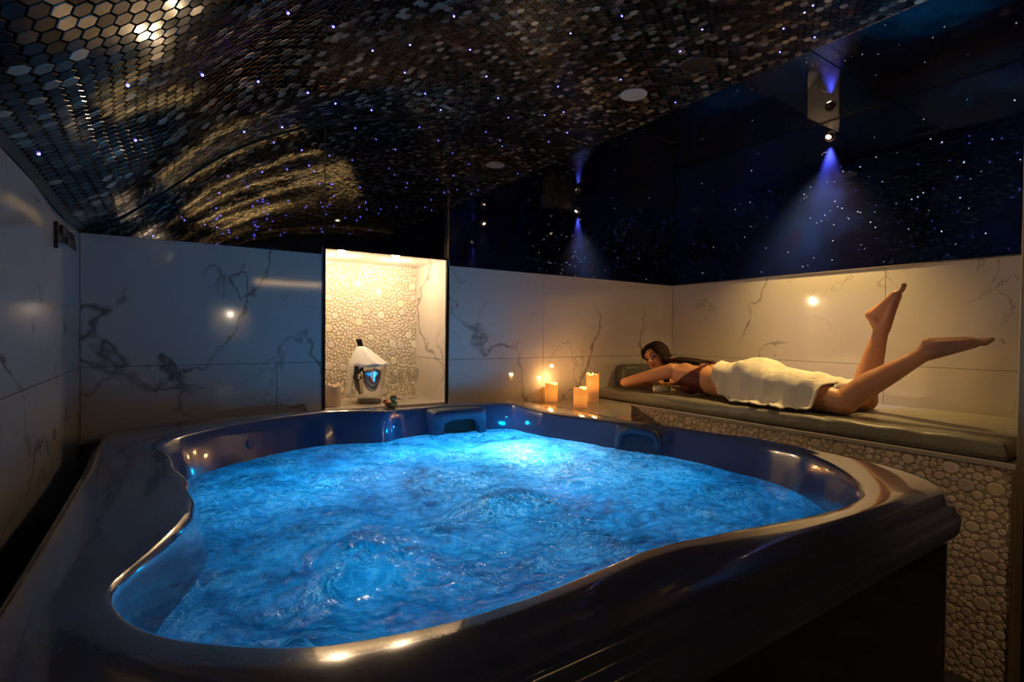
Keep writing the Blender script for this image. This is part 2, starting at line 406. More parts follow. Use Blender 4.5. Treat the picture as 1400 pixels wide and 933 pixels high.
for i in range(rows):
    s0 = (i+.5)*pit
    if s0 < .02 or s0 > ARC-.012: continue
    for j in range(int((YB-YF)/AF)):
        y0 = YF+(j+.5+(.5 if i % 2 else 0))*AF
        if y0 > YB-AF*.45: continue
        i0 = len(verts)
        ts, ty = rnd.gauss(0, .014), rnd.gauss(0, .014); hc_ = swell(s0, y0); sy_ = (swell(s0, y0+.004)-hc_)/.004; ss_ = (swell(s0+.004, y0)-hc_)/.004
        for rr, hh in ((1., -.003), (.97, .0008), (.88, .0016)):
            for k in range(6):
                a = PI/3*k; ds = rr*RH*math.cos(a); dy = rr*RH*math.sin(a)
                h2 = hh + hc_ + dy*sy_ + ds*ss_ + (ds*ts+dy*ty if hh > 0 else 0)
                x, z, tx, tz = vault(s0)       # flat tile on its own tangent plane
                verts.append(Vector((x+tx*ds+tz*h2, y0+dy, z+tz*ds-tx*h2)))
        c = rnd.choice(pk); t = rnd.uniform(.75, 1.25); c = (c[0]*t, c[1]*t, c[2]*t, 1)
        for q in (0, 6):
            for k in range(6): faces.append((i0+q+k, i0+q+6+k, i0+q+6+(k+1)%6, i0+q+(k+1)%6)); cols.append(c); mids.append(0)
        faces.append(tuple(range(i0+17, i0+11, -1))); cols.append(c); mids.append(0)
me = bpy.data.meshes.new('ceiling'); me.from_pydata(verts, [], faces)
at = me.color_attributes.new('tone', 'FLOAT_COLOR', 'CORNER'); buf = []
for f, c in zip(faces, cols): buf += list(c)*len(f)
at.data.foreach_set('color', buf)
me.materials.append(M['hex']); me.materials.append(M['hexgrout']); me.polygons.foreach_set('material_index', mids)
ce = bpy.data.objects.new('ceiling', me); COL.objects.link(ce); struct(ce)
bm = bmesh.new()
for y0, y1 in ((YF, .15), (.155, 1.348), (1.354, 2.55), (2.555, YB)): box(bm, (XE+.001, y0, ZC), (XR, y1, ZC+.012), .001)
obj('gloss_panel', bm, M['blackceil'], ce)
bm = bmesh.new(); box(bm, (XL-.1, YF-.1, 2.86), (XR+.1, YB+.6, 2.95)); obj('ceiling_slab', bm, M['dark'], ce)
# dark joint where vault and mirror meet
pts = [pt(ARC*i/120, YB-.006, .003) for i in range(121)]
bm = bmesh.new(); tube(bm, pts, .0055, 6); struct(obj('trim_5', bm, M['black']))

# ------------------------------------------------------------------ hot tub
INN = [(-.087,1.113,.93),(-.08,1.051,.93),(-.061,.987,.93),(-.03,.924,.93),(-.008,.893,.93),(.041,.845,.93),(.10,.796,.93),(.169,.751,.93),(.276,.721,.93),(.363,.705,.93),(.469,.702,.93),(.639,.713,.93),(.792,.73,.93),(.899,.725,.93),(1.064,.696,.93),(1.176,.675,.93),(1.296,.652,.93),(1.451,.638,.93),(1.593,.65,.93),(1.68,.685,.93),(1.80,.772,.93),(1.92,.887,.928),(2.01,1.004,.926),(2.062,1.181,.922),(2.065,1.35,.918),(2.06,1.58,.914),(2.04,1.75,.91),(1.95,1.94,.907),(1.863,2.27,.905),(1.80,2.40,.91),(1.79,2.56,.92),(1.79,2.70,.93),(1.536,2.79,.93),(1.338,2.80,.93),(1.077,2.785,.932),(.985,2.70,.945),(.85,2.75,.95),(.692,2.80,.95),(.45,2.74,.95),(.18,2.592,.95),(.016,2.425,.95),(-.048,2.291,.945),(.004,2.183,.925),(.041,1.883,.92),(.052,1.624,.92),(.044,1.513,.92),(.016,1.397,.92),(-.023,1.288,.92),(-.056,1.201,.92),(-.08,1.15,.925)]
CX, CY = .98, 1.72
NT = 288
pol = sorted((math.atan2(y-CY, x-CX) % (2*PI), math.hypot(x-CX, y-CY), z) for x, y, z in INN)
pol = [(pol[-1][0]-2*PI, pol[-1][1], pol[-1][2])]+pol+[(pol[0][0]+2*PI, pol[0][1], pol[0][2])]
TH = [2*PI*k/NT for k in range(NT)]
rin = [interp(t, [p[0] for p in pol], [p[1] for p in pol]) for t in TH]
zin = [interp(t, [p[0] for p in pol], [p[2] for p in pol]) for t in TH]
def sm(a, n):
    for _ in range(n): a = [(a[i-1]+2*a[i]+a[(i+1) % len(a)])/4 for i in range(len(a))]
    return a
rin = sm(rin, 2); zin = sm(zin, 10)
OX0, OX1, OY0, OY1, OR = -.262, 2.128, .50, 2.90, .33
def rout(t, inset=0.):
    x0, x1, y0, y1, r = OX0+inset, OX1-inset, OY0+inset, OY1-inset, OR-inset
    dx, dy = math.cos(t), math.sin(t); lo, hi = .3, 3.
    for _ in range(40):
        m_ = (lo+hi)/2; x, y = CX+dx*m_, CY+dy*m_
        qx, qy = abs(x-(x0+x1)/2)-((x1-x0)/2-r), abs(y-(y0+y1)/2)-((y1-y0)/2-r)
        d = math.hypot(max(qx, 0), max(qy, 0))+min(max(qx, qy), 0)-r
        if d < 0: lo = m_
        else: hi = m_
    return lo
ro = [rout(t) for t in TH]
cz = sm([max(z, .93) if (t > PI*.55 and t < PI*1.9) else z for t, z in zip(TH, zin)], 10)
def ring(bm, f): return [bm.verts.new((CX+math.cos(t)*f(k)[0], CY+math.sin(t)*f(k)[0], f(k)[1])) for k, t in enumerate(TH)]
def skin(bm, rings):
    for a, b in zip(rings, rings[1:]):
        for k in range(NT): bm.faces.new((a[k], b[k], b[(k+1) % NT], a[(k+1) % NT])).smooth = True
tubo = empty('hot_tub', (CX, CY, 0), 'large dark blue acrylic whirlpool tub full of glowing blue water', 'hot tub')
bm = bmesh.new()
rsm = sm(rin, 30)
R_ = []
R_.append(ring(bm, lambda k: (.30, .13)))
R_.append(ring(bm, lambda k: (rsm[k]-.42, .14)))
R_.append(ring(bm, lambda k: (rsm[k]-.34, .22)))
R_.append(ring(bm, lambda k: (rsm[k]-.30, .38)))
R_.append(ring(bm, lambda k: (rsm[k]-.12, .44)))
R_.append(ring(bm, lambda k: (lerp(rsm[k], rin[k], .5)-.085, .60)))
R_.append(ring(bm, lambda k: (lerp(rsm[k], rin[k], .7)-.055, .72)))
R_.append(ring(bm, lambda k: (lerp(rsm[k], rin[k], .85)-.035, .80)))
R_.append(ring(bm, lambda k: (rin[k]-.020, zin[k]-.065)))
R_.append(ring(bm, lambda k: (rin[k]-.010, zin[k]-.030)))
R_.append(ring(bm, lambda k: (rin[k]-.003, zin[k]-.012)))
R_.append(ring(bm, lambda k: (rin[k]+.004, zin[k]-.003)))
R_.append(ring(bm, lambda k: (rin[k]+.014, zin[k])))
def between(f, dz): return lambda k: (lerp(rin[k]+.014, max(ro[k]-.066, rin[k]+.018), f), lerp(zin[k], cz[k], min(1, f*1.3))+dz)
R_.append(ring(bm, between(.3, .002))); R_.append(ring(bm, between(.6, .005))); R_.append(ring(bm, between(.85, .003))); R_.append(ring(bm, between(1., -.004)))
for off, dz in ((.052, -.006), (.042, -.014), (.038, -.024), (.037, -.036), (.034, -.041), (.020, -.044), (.014, -.050), (.013, -.062), (.010, -.067), (.004, -.069), (.0, -.076), (.0, -.106), (.006, -.114), (.03, -.116)):
    R_.append(ring(bm, lambda k, off=off, dz=dz: (ro[k]-off, cz[k]+dz)))
skin(bm, R_)
shell = obj('shell', bm, M['tub'], tubo, True)
shell['label'] = 'pearly blue-violet moulded rim and basin'
bm = bmesh.new()
rk = [ring(bm, lambda k, z=z, o=o: (ro[k]-o, z if z < .5 else cz[k]-.110)) for z, o in ((.9, .030), (.1, .030), (.06, .034), (.06, .05), (.0, .05))]
rk = [rk[0], rk[1], rk[2], rk[3], rk[4]]
skin(bm, rk); obj('cabinet', bm, M['skirt'], tubo, True)['label'] = 'near-black glossy side panel'
# waterfall spout box on the back wall of the basin
def rrect(w, h, r, n=6):
    o = []
    for cx_, cy_, a0 in ((w/2-r, h/2-r, 0), (-w/2+r, h/2-r, PI/2), (-w/2+r, -h/2+r, PI), (w/2-r, -h/2+r, 3*PI/2)):
        for k in range(n+1): a = a0+PI/2*k/n; o.append((cx_+r*math.cos(a), cy_+r*math.sin(a)))
    return o
bm = bmesh.new(); sx0, sx1, sy, sz0, sz1 = 1.245, 1.60, 2.685, .70, .922
# front plate with an arched slot: bridge outer rounded rect and the arch
arch = []
AW, AH, az = .120, .050, .812
for k in range(13): a = PI*k/12; arch.append((math.copysign(abs(math.cos(a))**.6, math.cos(a))*AW, az+AH*math.sin(a)**.7))
mx_ = (sx0+sx1)/2
outer = []
for k in range(13):
    a = PI*k/12; c, s = math.cos(a), math.sin(a)
    outer.append((math.copysign(abs(c)**.18, c)*(sx1-sx0)/2 if abs(c) > 1e-6 else 0, az+(sz1-az)*(s**.22 if s > 0 else 0)))
outer[0] = ((sx1-sx0)/2, az); outer[-1] = (-(sx1-sx0)/2, az)
def V(x, y, z): return bm.verts.new((x, y, z))
A_f = [V(mx_+x+.01, sy, z) for x, z in arch]; O_f = [V(mx_+x*.97, sy, lerp(z, az, .03)) for x, z in outer]
O_m = [V(mx_+x, sy+.014, z) for x, z in outer]; O_b = [V(mx_+x, YB-.14, z) for x, z in outer]; A_b = [V(mx_+x*.94+.01, sy+.05, z) for x, z in arch]
for k in range(12):
    for a, b in ((O_f, A_f), (O_m, O_f), (O_b, O_m), (A_f, A_b)): bm.faces.new((a[k], a[k+1], b[k+1], b[k])).smooth = True
lowz = .68
for (a, b, yy) in ((O_f, A_f, 0),):
    for i in (0, -1):
        p, q = a[i], b[i]; lo1, lo2 = V(p.co.x, p.co.y, lowz), V(q.co.x, q.co.y, lowz); bm.faces.new((p, q, lo2, lo1))
for i in (0, -1):
    p, q, r_ = O_f[i], O_m[i], O_b[i]; l1, l2, l3 = [V(v.co.x, v.co.y, lowz) for v in (p, q, r_)]
    bm.faces.new((p, q, l2, l1)); bm.faces.new((q, r_, l3, l2))
    p, q = A_f[i], A_b[i]; l1, l2 = V(p.co.x, p.co.y, lowz), V(q.co.x, q.co.y, lowz); bm.faces.new((p, q, l2, l1))
sp = obj('waterfall_spout', bm, M['spout'], tubo, False)
bm = bmesh.new(); box(bm, (mx_-.13, sy+.045, .68), (mx_+.15, sy+.055, .89)); obj('slot', bm, M['black'], sp)
# neck pillow block with an arched rib, set in the right-hand inner wall
def wallpt(t, z, off):
    k = (t/(2*PI)*NT) % NT; i = int(k); f = k-i; r = lerp(rin[i], rin[(i+1) % NT], f)
    return Vector((CX+math.cos(t)*(r+off), CY+math.sin(t)*(r+off), z))
tA, tB = math.atan2(1.66-CY, 2.05-CX), math.atan2(1.94-CY, 1.95-CX)
bm = bmesh.new()
nu, nv = 20, 10; G = []
for j in range(nv+1):
    row = []
    for i in range(nu+1):
        u, v = i/nu, j/nv; e = min(1, 6*min(u, 1-u))**.5*min(1, 5*(1-v)+.15)**.5
        row.append(bm.verts.new(wallpt(lerp(tA, tB, u), lerp(.72, .90, v), -.02-.030*e*(1.1-.5*v)-(.02*(1-v)))))
    G.append(row)
for j in range(nv):
    for i in range(nu): bm.faces.new((G[j][i], G[j][i+1], G[j+1][i+1], G[j+1][i])).smooth = True
hp = obj('neck_pillow', bm, M['pillow'], tubo, True)
bm = bmesh.new(); pp = []
for k in range(25):
    a = PI*k/24; u = .5+.36*math.copysign(abs(math.cos(a))**.7, math.cos(a)); z = .80+.088*math.sin(a)**.6 if 0 < k < 24 else .80
    pp.append(wallpt(lerp(tA, tB, u), z, -.050))
tube(bm, pp, [.016+.006*math.sin(PI*k/24) for k in range(25)], 10); obj('arched_rib', bm, M['pillow'], hp, True)
# jets in the basin wall and rim controls
for t, z in ((.9, .84), (2.2, .85)):
    bm = bmesh.new(); c = wallpt(t, z-.0, -.022); d = -Vector((math.cos(t), math.sin(t), -.25)).normalized()
    u, w, _ = frame_from(d); lathe(bm, [(0,.004),(.010,.004),(.014,.008),(.022,.006),(.026,0),(.026,-.012)], c, 20, tilt=Matrix((u, w, d)).transposed())
    obj('jet_nozzle', bm, M['spout'], tubo)

# ------------------------------------------------------------------ water
ZW = .778
def jetmound(x, y):
    h = 0
    for mxx, myy, a, s in ((.40,1.30,.055,.10), (.95,1.45,.045,.11), (1.42,2.16,.018,.16), (.70,2.05,.022,.16), (.30,1.95,.012,.12), (1.25,1.15,.016,.12), (1.05,1.85,.018,.12)):
        h += a*math.exp(-((x-mxx)**2+(y-myy)**2)/(2*s*s))
    return h
def wave(x, y):
    m_ = jetmound(x, y)
    n = noise.fractal(Vector((x*3.2, y*3.2, 1.3)), .9, 2.1, 3)*.014
    rough = .5+22*m_
    w = 0
    for f, a in ((7., .008), (15., .0062), (33., .0042), (71., .0019)):
        q = noise.noise(Vector((x*f+7, y*f*1.25, f)))
        w += a*(1-2*abs(q)) if f > 9 else a*q*2
    return m_*.8+n+w*rough
bm = bmesh.new(); rings = []
NR = 190; NA = 420
def rwat(t):
    k = (t/(2*PI)*NT) % NT; i = int(k); f = k-i; return lerp(lerp(rsm[i], rin[i], .8), lerp(rsm[(i+1) % NT], rin[(i+1) % NT], .8), f)-.030
for i in range(NR+1):
    f = (i/NR)**.72
    if i == 0: rings.append([bm.verts.new((CX, CY, ZW+wave(CX, CY)))]); continue
    rr = []
    for k in range(NA):
        t = 2*PI*k/NA; r = rwat(t)*f; x, y = CX+math.cos(t)*r, CY+math.sin(t)*r
        rr.append(bm.verts.new((x, y, ZW+wave(x, y)*min(1, (1-f)*12+.15))))
    rings.append(rr)
for k in range(NA): bm.faces.new((rings[0][0], rings[1][k], rings[1][(k+1) % NA])).smooth = True
for a, b in zip(rings[1:], rings[2:]):
    for k in range(NA): bm.faces.new((a[k], b[k], b[(k+1) % NA], a[(k+1) % NA])).smooth = True
m = bpy.data.materials.new('bubbling_water'); m.use_nodes = True; nt = m.node_tree; nt.nodes.remove(nt.nodes['Principled BSDF']); M['water'] = m
out = nt.nodes['Material Output']
tc = N(m, 'ShaderNodeTexCoord')
nz = N(m, 'ShaderNodeTexNoise', i_Scale=2.6, i_Detail=6, i_Roughness=.62, i_Distortion=1.2); L(m, tc.outputs['Object'], nz.inputs['Vector'])
nz2 = N(m, 'ShaderNodeTexNoise', i_Scale=9.5, i_Detail=7, i_Roughness=.66, i_Distortion=2.4); L(m, tc.outputs['Object'], nz2.inputs['Vector'])
av = N(m, 'ShaderNodeMath', operation='MULTIPLY'); av.inputs[1].default_value = .55; L(m, nz.outputs['Fac'], av.inputs[0])
av2 = N(m, 'ShaderNodeMath', operation='MULTIPLY_ADD'); av2.inputs[1].default_value = .45; L(m, nz2.outputs['Fac'], av2.inputs[0]); L(m, av.outputs[0], av2.inputs[2])
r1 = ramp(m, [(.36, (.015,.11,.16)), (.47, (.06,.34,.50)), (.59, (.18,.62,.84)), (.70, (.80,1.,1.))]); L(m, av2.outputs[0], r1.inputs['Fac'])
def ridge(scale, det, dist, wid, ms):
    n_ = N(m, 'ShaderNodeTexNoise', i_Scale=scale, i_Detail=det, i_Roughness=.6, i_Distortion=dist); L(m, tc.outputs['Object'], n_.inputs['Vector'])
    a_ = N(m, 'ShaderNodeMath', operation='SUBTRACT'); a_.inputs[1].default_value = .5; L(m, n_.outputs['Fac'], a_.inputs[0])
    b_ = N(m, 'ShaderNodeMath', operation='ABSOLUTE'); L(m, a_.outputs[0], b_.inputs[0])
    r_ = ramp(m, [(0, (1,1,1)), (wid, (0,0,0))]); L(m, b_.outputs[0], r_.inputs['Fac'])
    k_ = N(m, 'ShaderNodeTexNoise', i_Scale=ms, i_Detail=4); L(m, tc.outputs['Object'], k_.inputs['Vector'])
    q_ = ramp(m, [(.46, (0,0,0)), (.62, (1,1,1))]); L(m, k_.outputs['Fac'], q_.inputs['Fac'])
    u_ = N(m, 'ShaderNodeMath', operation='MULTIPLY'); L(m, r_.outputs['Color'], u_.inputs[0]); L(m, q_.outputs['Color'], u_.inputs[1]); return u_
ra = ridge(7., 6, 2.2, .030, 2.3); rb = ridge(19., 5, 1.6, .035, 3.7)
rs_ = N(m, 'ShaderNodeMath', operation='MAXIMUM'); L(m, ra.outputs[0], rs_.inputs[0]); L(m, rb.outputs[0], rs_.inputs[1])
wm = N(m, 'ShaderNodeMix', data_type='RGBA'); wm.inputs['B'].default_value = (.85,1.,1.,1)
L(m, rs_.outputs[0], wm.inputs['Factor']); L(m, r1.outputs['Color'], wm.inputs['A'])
tr = N(m, 'ShaderNodeBsdfTranslucent'); L(m, wm.outputs['Result'], tr.inputs['Color'])
# foam streaks
mpn = N(m, 'ShaderNodeMapping'); mpn.inputs['Scale'].default_value = (1., 1.6, 1.); L(m, tc.outputs['Object'], mpn.inputs['Vector'])
nf = N(m, 'ShaderNodeTexNoise', i_Scale=5.5, i_Detail=9, i_Roughness=.7, i_Distortion=1.6); L(m, mpn.outputs['Vector'], nf.inputs['Vector'])
rf = ramp(m, [(.57, (0,0,0)), (.66, (1,1,1))]); L(m, nf.outputs['Fac'], rf.inputs['Fac'])
rfm = N(m, 'ShaderNodeMath', operation='MULTIPLY'); rfm.inputs[1].default_value = .10; L(m, rf.outputs['Color'], rfm.inputs[0])
df = N(m, 'ShaderNodeBsdfDiffuse'); df.inputs['Color'].default_value = (.70,.78,.85,1)
mx1 = N(m, 'ShaderNodeMixShader'); L(m, rfm.outputs[0], mx1.inputs[0]); L(m, tr.outputs[0], mx1.inputs[1]); L(m, df.outputs[0], mx1.inputs[2])
gl = N(m, 'ShaderNodeBsdfGlossy'); gl.inputs['Roughness'].default_value = .05
fr = N(m, 'ShaderNodeFresnel'); fr.inputs['IOR'].default_value = 1.34
mx2 = N(m, 'ShaderNodeMixShader'); L(m, fr.outputs[0], mx2.inputs[0]); L(m, mx1.outputs[0], mx2.inputs[1]); L(m, gl.outputs[0], mx2.inputs[2])
bn = N(m, 'ShaderNodeTexNoise', i_Scale=26., i_Detail=8, i_Roughness=.72, i_Distortion=.8); L(m, mpn.outputs['Vector'], bn.inputs['Vector'])
bb = N(m, 'ShaderNodeBump', i_Strength=.9, i_Distance=.014); L(m, bn.outputs['Fac'], bb.inputs['Height'])
for s in (tr, df, gl): L(m, bb.outputs['Normal'], s.inputs['Normal'])
L(m, bb.outputs['Normal'], fr.inputs['Normal'])
L(m, mx2.outputs[0], out.inputs['Surface'])
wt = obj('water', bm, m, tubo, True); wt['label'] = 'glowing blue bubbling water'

# ------------------------------------------------------------------ bench, ledge and mattress
bench = empty('bench', (3.15, 1.75, 0), 'built-in lounging bench faced with round mosaic and topped with marble', 'bench')
bm = bmesh.new(); box(bm, (XE+.004, .568, 0), (XR-.001, YB-.001, .868)); obj('bench_body', bm, M['pebblegrout'], bench)
bubbles('mosaic_front', (XE+.0042, YB-.42, 0), (0,-1,0), (0,0,1), YB-.42-.568, .868, 21, bench, (.80,.67,.52), ((.027, 40), (.022, 60), (.017, 260)), .0066, .0128)
bm = bmesh.new(); box(bm, (XE-.005, .568, .870), (XR-.001, YB-.004, .890), .002)

poly = [(2.138,2.02),(XE-.013,2.52),(XE-.013,YB-.004),(2.138,YB-.004)]
lo_ = [bm.verts.new((x,y,.870)) for x,y in poly]; hi_ = [bm.verts.new((x,y,.8898)) for x,y in poly]
bm.faces.new(hi_); bm.faces.new(list(reversed(lo_)))
for k in range(4): bm.faces.new((lo_[k], lo_[(k+1)%4], hi_[(k+1)%4], hi_[k]))
box(bm, (XL+.004, 2.905, .868), (2.139, YB-.012, .888), .001)
obj('marble_top', bm, M['marble_ledge'], bench)
bm = bmesh.new(); box(bm, (2.16, 2.50, 0), (XE+.003, YB-.002, .869)); obj('corner_block', bm, M['pebblegrout'], bench)
bm = bmesh.new(); box(bm, (XE-.006, .566, 0), (XE+.002, .578, .869), .001); obj('edge_strip', bm, M['gold_trim'], bench)
# mattress
M['vinyl'] = mat('grey_vinyl', (.20,.19,.155), .42); bump(M['vinyl'], 9, .35, .03, 2)
mt = bmesh.new()
x0, x1, y0, y1, z0, z1 = 2.70, XR-.03, .60, 2.945, .8905, .968
nx, ny = 60, 160
def mtop(x, y):
    ex = min(x-x0, x1-x); ey = min(y-y0, y1-y); e = min(ex, ey)
    rr = .028; d = 0 if e >= rr else -(rr-math.sqrt(max(rr*rr-(rr-e)**2, 0)))
    wrk = .0035*noise.noise(Vector((x*5, y*3, 0)))+.0025*math.sin(y*34+4*noise.noise(Vector((y*3, x, 3))))*max(0, 1-(x-x0)/.10)
    wrk += .004*noise.noise(Vector((x*14, y*5, 5)))*(.3+max(0, 1-(x-x0)/.25))
    return z1-.002+d+wrk
g = [[mt.verts.new((lerp(x0, x1, (i/nx)**1.5 if False else i/nx), lerp(y0, y1, j/ny), 0)) for i in range(nx+1)] for j in range(ny+1)]
xsn = [x0+.0, x0+.002, x0+.006, x0+.012, x0+.02, x0+.03]+[lerp(x0+.045, x1-.045, k/(nx-11)) for k in range(nx-10)]+[x1-.03, x1-.02, x1-.012, x1-.006, x1]
xsn = xsn[:nx+1]; xsn[-1] = x1
ysn = [y0, y0+.002, y0+.006, y0+.012, y0+.02, y0+.03]+[lerp(y0+.045, y1-.045, k/(ny-11)) for k in range(ny-10)]+[y1-.03, y1-.02, y1-.012, y1-.006, y1]
ysn = ysn[:ny+1]; ysn[-1] = y1
for j in range(ny+1):
    for i in range(nx+1): x, y = xsn[i], ysn[j]; g[j][i].co = (x, y, mtop(x, y))
for j in range(ny):
    for i in range(nx): mt.faces.new((g[j][i], g[j][i+1], g[j+1][i+1], g[j+1][i])).smooth = True
per = [g[0][i] for i in range(nx)]+[g[j][nx] for j in range(ny)]+[g[ny][i] for i in range(nx, 0, -1)]+[g[j][0] for j in range(ny, 0, -1)]
pv = per
for zz, ins in ((.93, -.006), (.91, -.004), (z0+.008, .0), (z0, .01)):
    nv_ = []
    for v in per:
        x, y = v.co.x, v.co.y
        dx = ins if abs(x-x0) < 1e-6 else (-ins if abs(x-x1) < 1e-6 else 0); dy = ins if abs(y-y0) < 1e-6 else (-ins if abs(y-y1) < 1e-6 else 0)
        nv_.append(mt.verts.new((x+dx, y+dy, zz)))
    for k in range(len(pv)): mt.faces.new((pv[k], nv_[k], nv_[(k+1) % len(pv)], pv[(k+1) % len(pv)])).smooth = True
    pv = nv_
mattress = obj('mattress', mt, M['vinyl'], None, True)
tag(mattress, 'long grey-green padded mattress lying on the marble bench top', 'mattress')
bm = bmesh.new(); pl = [(x0-.004, y0+.0, .897), (x0-.004, y1, .897)]; tube(bm, pl, .005, 8); tube(bm, [(x0-.004, y0, .897), (x1, y0-.004, .897)], .005, 8)
obj('piping', bm, mat('dark_piping', (.06,.055,.045), .5), mattress, True)
# headrest cushion against the back wall
bm = bmesh.new(); box(bm, (2.92, 2.83, .969), (3.52, 2.955, 1.135), .035)
hc = obj('headrest_cushion', bm, mat('dark_grey_vinyl', (.10,.10,.095), .4), None, True)
tag(hc, 'dark grey padded headrest standing against the wall behind the woman', 'cushion')

# ------------------------------------------------------------------ woman lying face down
M['skin'] = mat('skin', (.66,.32,.17), .42, Subsurface_Weight=.12, Subsurface_Scale=.02)
M['hair'] = mat('hair', (.035,.020,.014), .6, spec=.12); M['bikini'] = mat('wine_fabric', (.09,.010,.018), .55)
M['lip'] = mat('lips', (.38,.10,.08), .4); M['eye'] = mat('eye', (.03,.02,.015), .2)
bm = bmesh.new()
TX = 3.02
secs = [(2.46,3.02,1.165,.052,.050),(2.42,3.02,1.150,.085,.058),(2.37,3.02,1.125,.150,.070),(2.30,3.02,1.095,.178,.088),(2.22,3.02,1.085,.168,.100),(2.13,3.02,1.078,.152,.102),(2.04,3.02,1.066,.138,.096),(1.97,3.02,1.066,.145,.097),(1.90,3.02,1.078,.165,.112),(1.83,3.02,1.090,.180,.126),(1.76,3.02,1.088,.182,.122),(1.70,3.02,1.075,.170,.105),(1.66,3.02,1.06,.15,.08)]
rings = []
for y, cx_, cz_, hw, hh in secs:
    rings.append([bm.verts.new((cx_+hw*math.copysign(abs(math.cos(a))**.85, math.cos(a)), y, cz_+hh*math.copysign(abs(math.sin(a))**.9, math.sin(a)))) for a in [2*PI*k/28 for k in range(28)]])
for a, b in zip(rings, rings[1:]):
    for k in range(28): bm.faces.new((a[k], b[k], b[(k+1) % 28], a[(k+1) % 28]))
bm.faces.new(rings[0]); bm.faces.new(list(reversed(rings[-1])))
# buttocks, shoulder blades, chest
ell(bm, (2.935, 1.81, 1.115), (.088, .115, .092)); ell(bm, (3.105, 1.81, 1.115), (.088, .115, .092))
ell(bm, (2.93, 2.27, 1.12), (.06, .09, .065)); ell(bm, (3.11, 2.27, 1.12), (.06, .09, .065))
ell(bm, (2.935, 2.24, 1.03), (.065, .075, .055)); ell(bm, (3.10, 2.24, 1.03), (.065, .075, .055))
# thighs and shins (left one nearer the tub)
kL, aL = Vector((2.875, 1.262, 1.035)), Vector((2.975, .958, 1.296))
kR, aR = Vector((3.16, 1.285, 1.03)), Vector((3.195, 1.222, 1.412))
chain(bm, [(2.935, 1.77, 1.07), (2.905, 1.52, 1.06), kL], [.100, .086, .066])
chain(bm, [(3.10, 1.77, 1.07), (3.13, 1.52, 1.055), kR], [.100, .084, .066])
def shin(k_, a_, back):
    d = a_-k_; back = Vector(back).normalized()
    chain(bm, [k_, k_+d*.28+back*.008, k_+d*.62+back*.004, k_+d*.88, a_], [.062, .060, .050, .038, .036])
    m_ = k_+d*.32+back*.022; u = d.normalized(); v = back-u*back.dot(u); v.normalize(); w = u.cross(v)
    ell(bm, m_, (.047, .047, .125), Matrix((v, w, u)).transposed())
shin(kL, aL, (-.15, .45, .75)); shin(kR, aR, (-.1, .9, .1))
def foot(a_, heel, d, n, big, ln=.245):
    """heel point, d = heel to toes, n = sole normal, big = side of the big toe"""
    heel = Vector(heel); d = Vector(d).normalized(); n = Vector(n); n = (n-d*n.dot(d)).normalized(); l = d.cross(n)
    if l.dot(Vector(big)) < 0: l = -l
    cap(bm, a_, heel-n*.008+d*.014, .036, .028)
    s_ = ln/.245
    ball1 = heel+d*.165*s_+l*.022-n*.010; ball2 = heel+d*.150*s_-l*.022-n*.010
    cap(bm, heel-n*.004+d*.01, ball2, .027, .0185); cap(bm, heel-n*.014+d*.01+l*.005, ball1, .028, .021)
    cap(bm, a_, (ball1+ball2)/2-n*.008, .036, .023); cap(bm, ball1, ball2, .021, .018)
    cap(bm, a_-n*.006+d*.01, ball1-n*.006, .032, .019)
    ell(bm, a_+l*.020, (.012,)*3); ell(bm, a_-l*.021, (.012,)*3)
    for q, (lat, st, tl, r) in enumerate(((.027,.170,.052,.0120),(.0080,.172,.050,.0084),(-.0065,.168,.045,.0080),(-.0205,.161,.039,.0076),(-.0330,.152,.032,.0072))):
        p0 = heel+d*st*s_+l*lat-n*.010; p1 = p0+d*tl*.55*s_+n*(-.006); p2 = p0+d*tl*s_+n*(.004+.006*(q==0))
        chain(bm, [p0, p1, p2], [r*1.15, r, r*.92])
foot(aL, (2.965, .952, 1.346), (.03, -.276, .030), (-.25, .1, 1), (-.3, 0, .2), .26)
foot(aR, (3.195, 1.283, 1.487), (-.02, -.205, .195), (-.25, .75, .65), (-1, 0, 0), .26)
# near arm: shoulder, elbow by the mattress edge, forearm folded back under the face
shL, elL, wrL = Vector((2.885, 2.36, 1.125)), Vector((2.765, 2.68, 1.022)), Vector((2.965, 2.615, 1.012))
shR, elR, wrR = Vector((3.165, 2.38, 1.10)), Vector((3.30, 2.64, 1.01)), Vector((3.07, 2.74, 1.01))
ell(bm, (2.915, 2.34, 1.115), (.062, .075, .062)); ell(bm, (3.14, 2.35, 1.10), (.062, .075, .058))
def arm(s, e, w):
    mid = s.lerp(e, .5); chain(bm, [s, mid, e], [.052, .043, .034]); f = e.lerp(w, .3); chain(bm, [e, f, w], [.034, .037, .024])
arm(shL, elL, wrL); arm(shR, elR, wrR)
def hand(w, d, n, thumb):
    d = Vector(d).normalized(); n = Vector(n); n = (n-d*n.dot(d)).normalized(); l = d.cross(n)
    if l.dot(Vector(thumb)) < 0: l = -l
    for k in (-1.5, -.5, .5, 1.5): cap(bm, w+d*.005, w+d*.082+l*k*.018, .017, .0115)
    for k, ln in ((1.5, .068), (.5, .076), (-.5, .070), (-1.5, .056)):
        p = w+d*.085+l*k*.019; chain(bm, [p, p+d*ln*.45-n*.002, p+d*ln*.75-n*.010, p+d*ln*.97-n*.018], [.0095, .0088, .0080, .0070])
    p = w+d*.025+l*.028; chain(bm, [p, p+d*.032+l*.026, p+d*.060+l*.034-n*.004], [.0125, .0105, .0085])
hand(wrL, (.9, .25, .02), (0, 0, 1), (0, 1, 0)); hand(wrR, (-.8, -.35, .02), (0, 0, 1), (0, 1, 0))
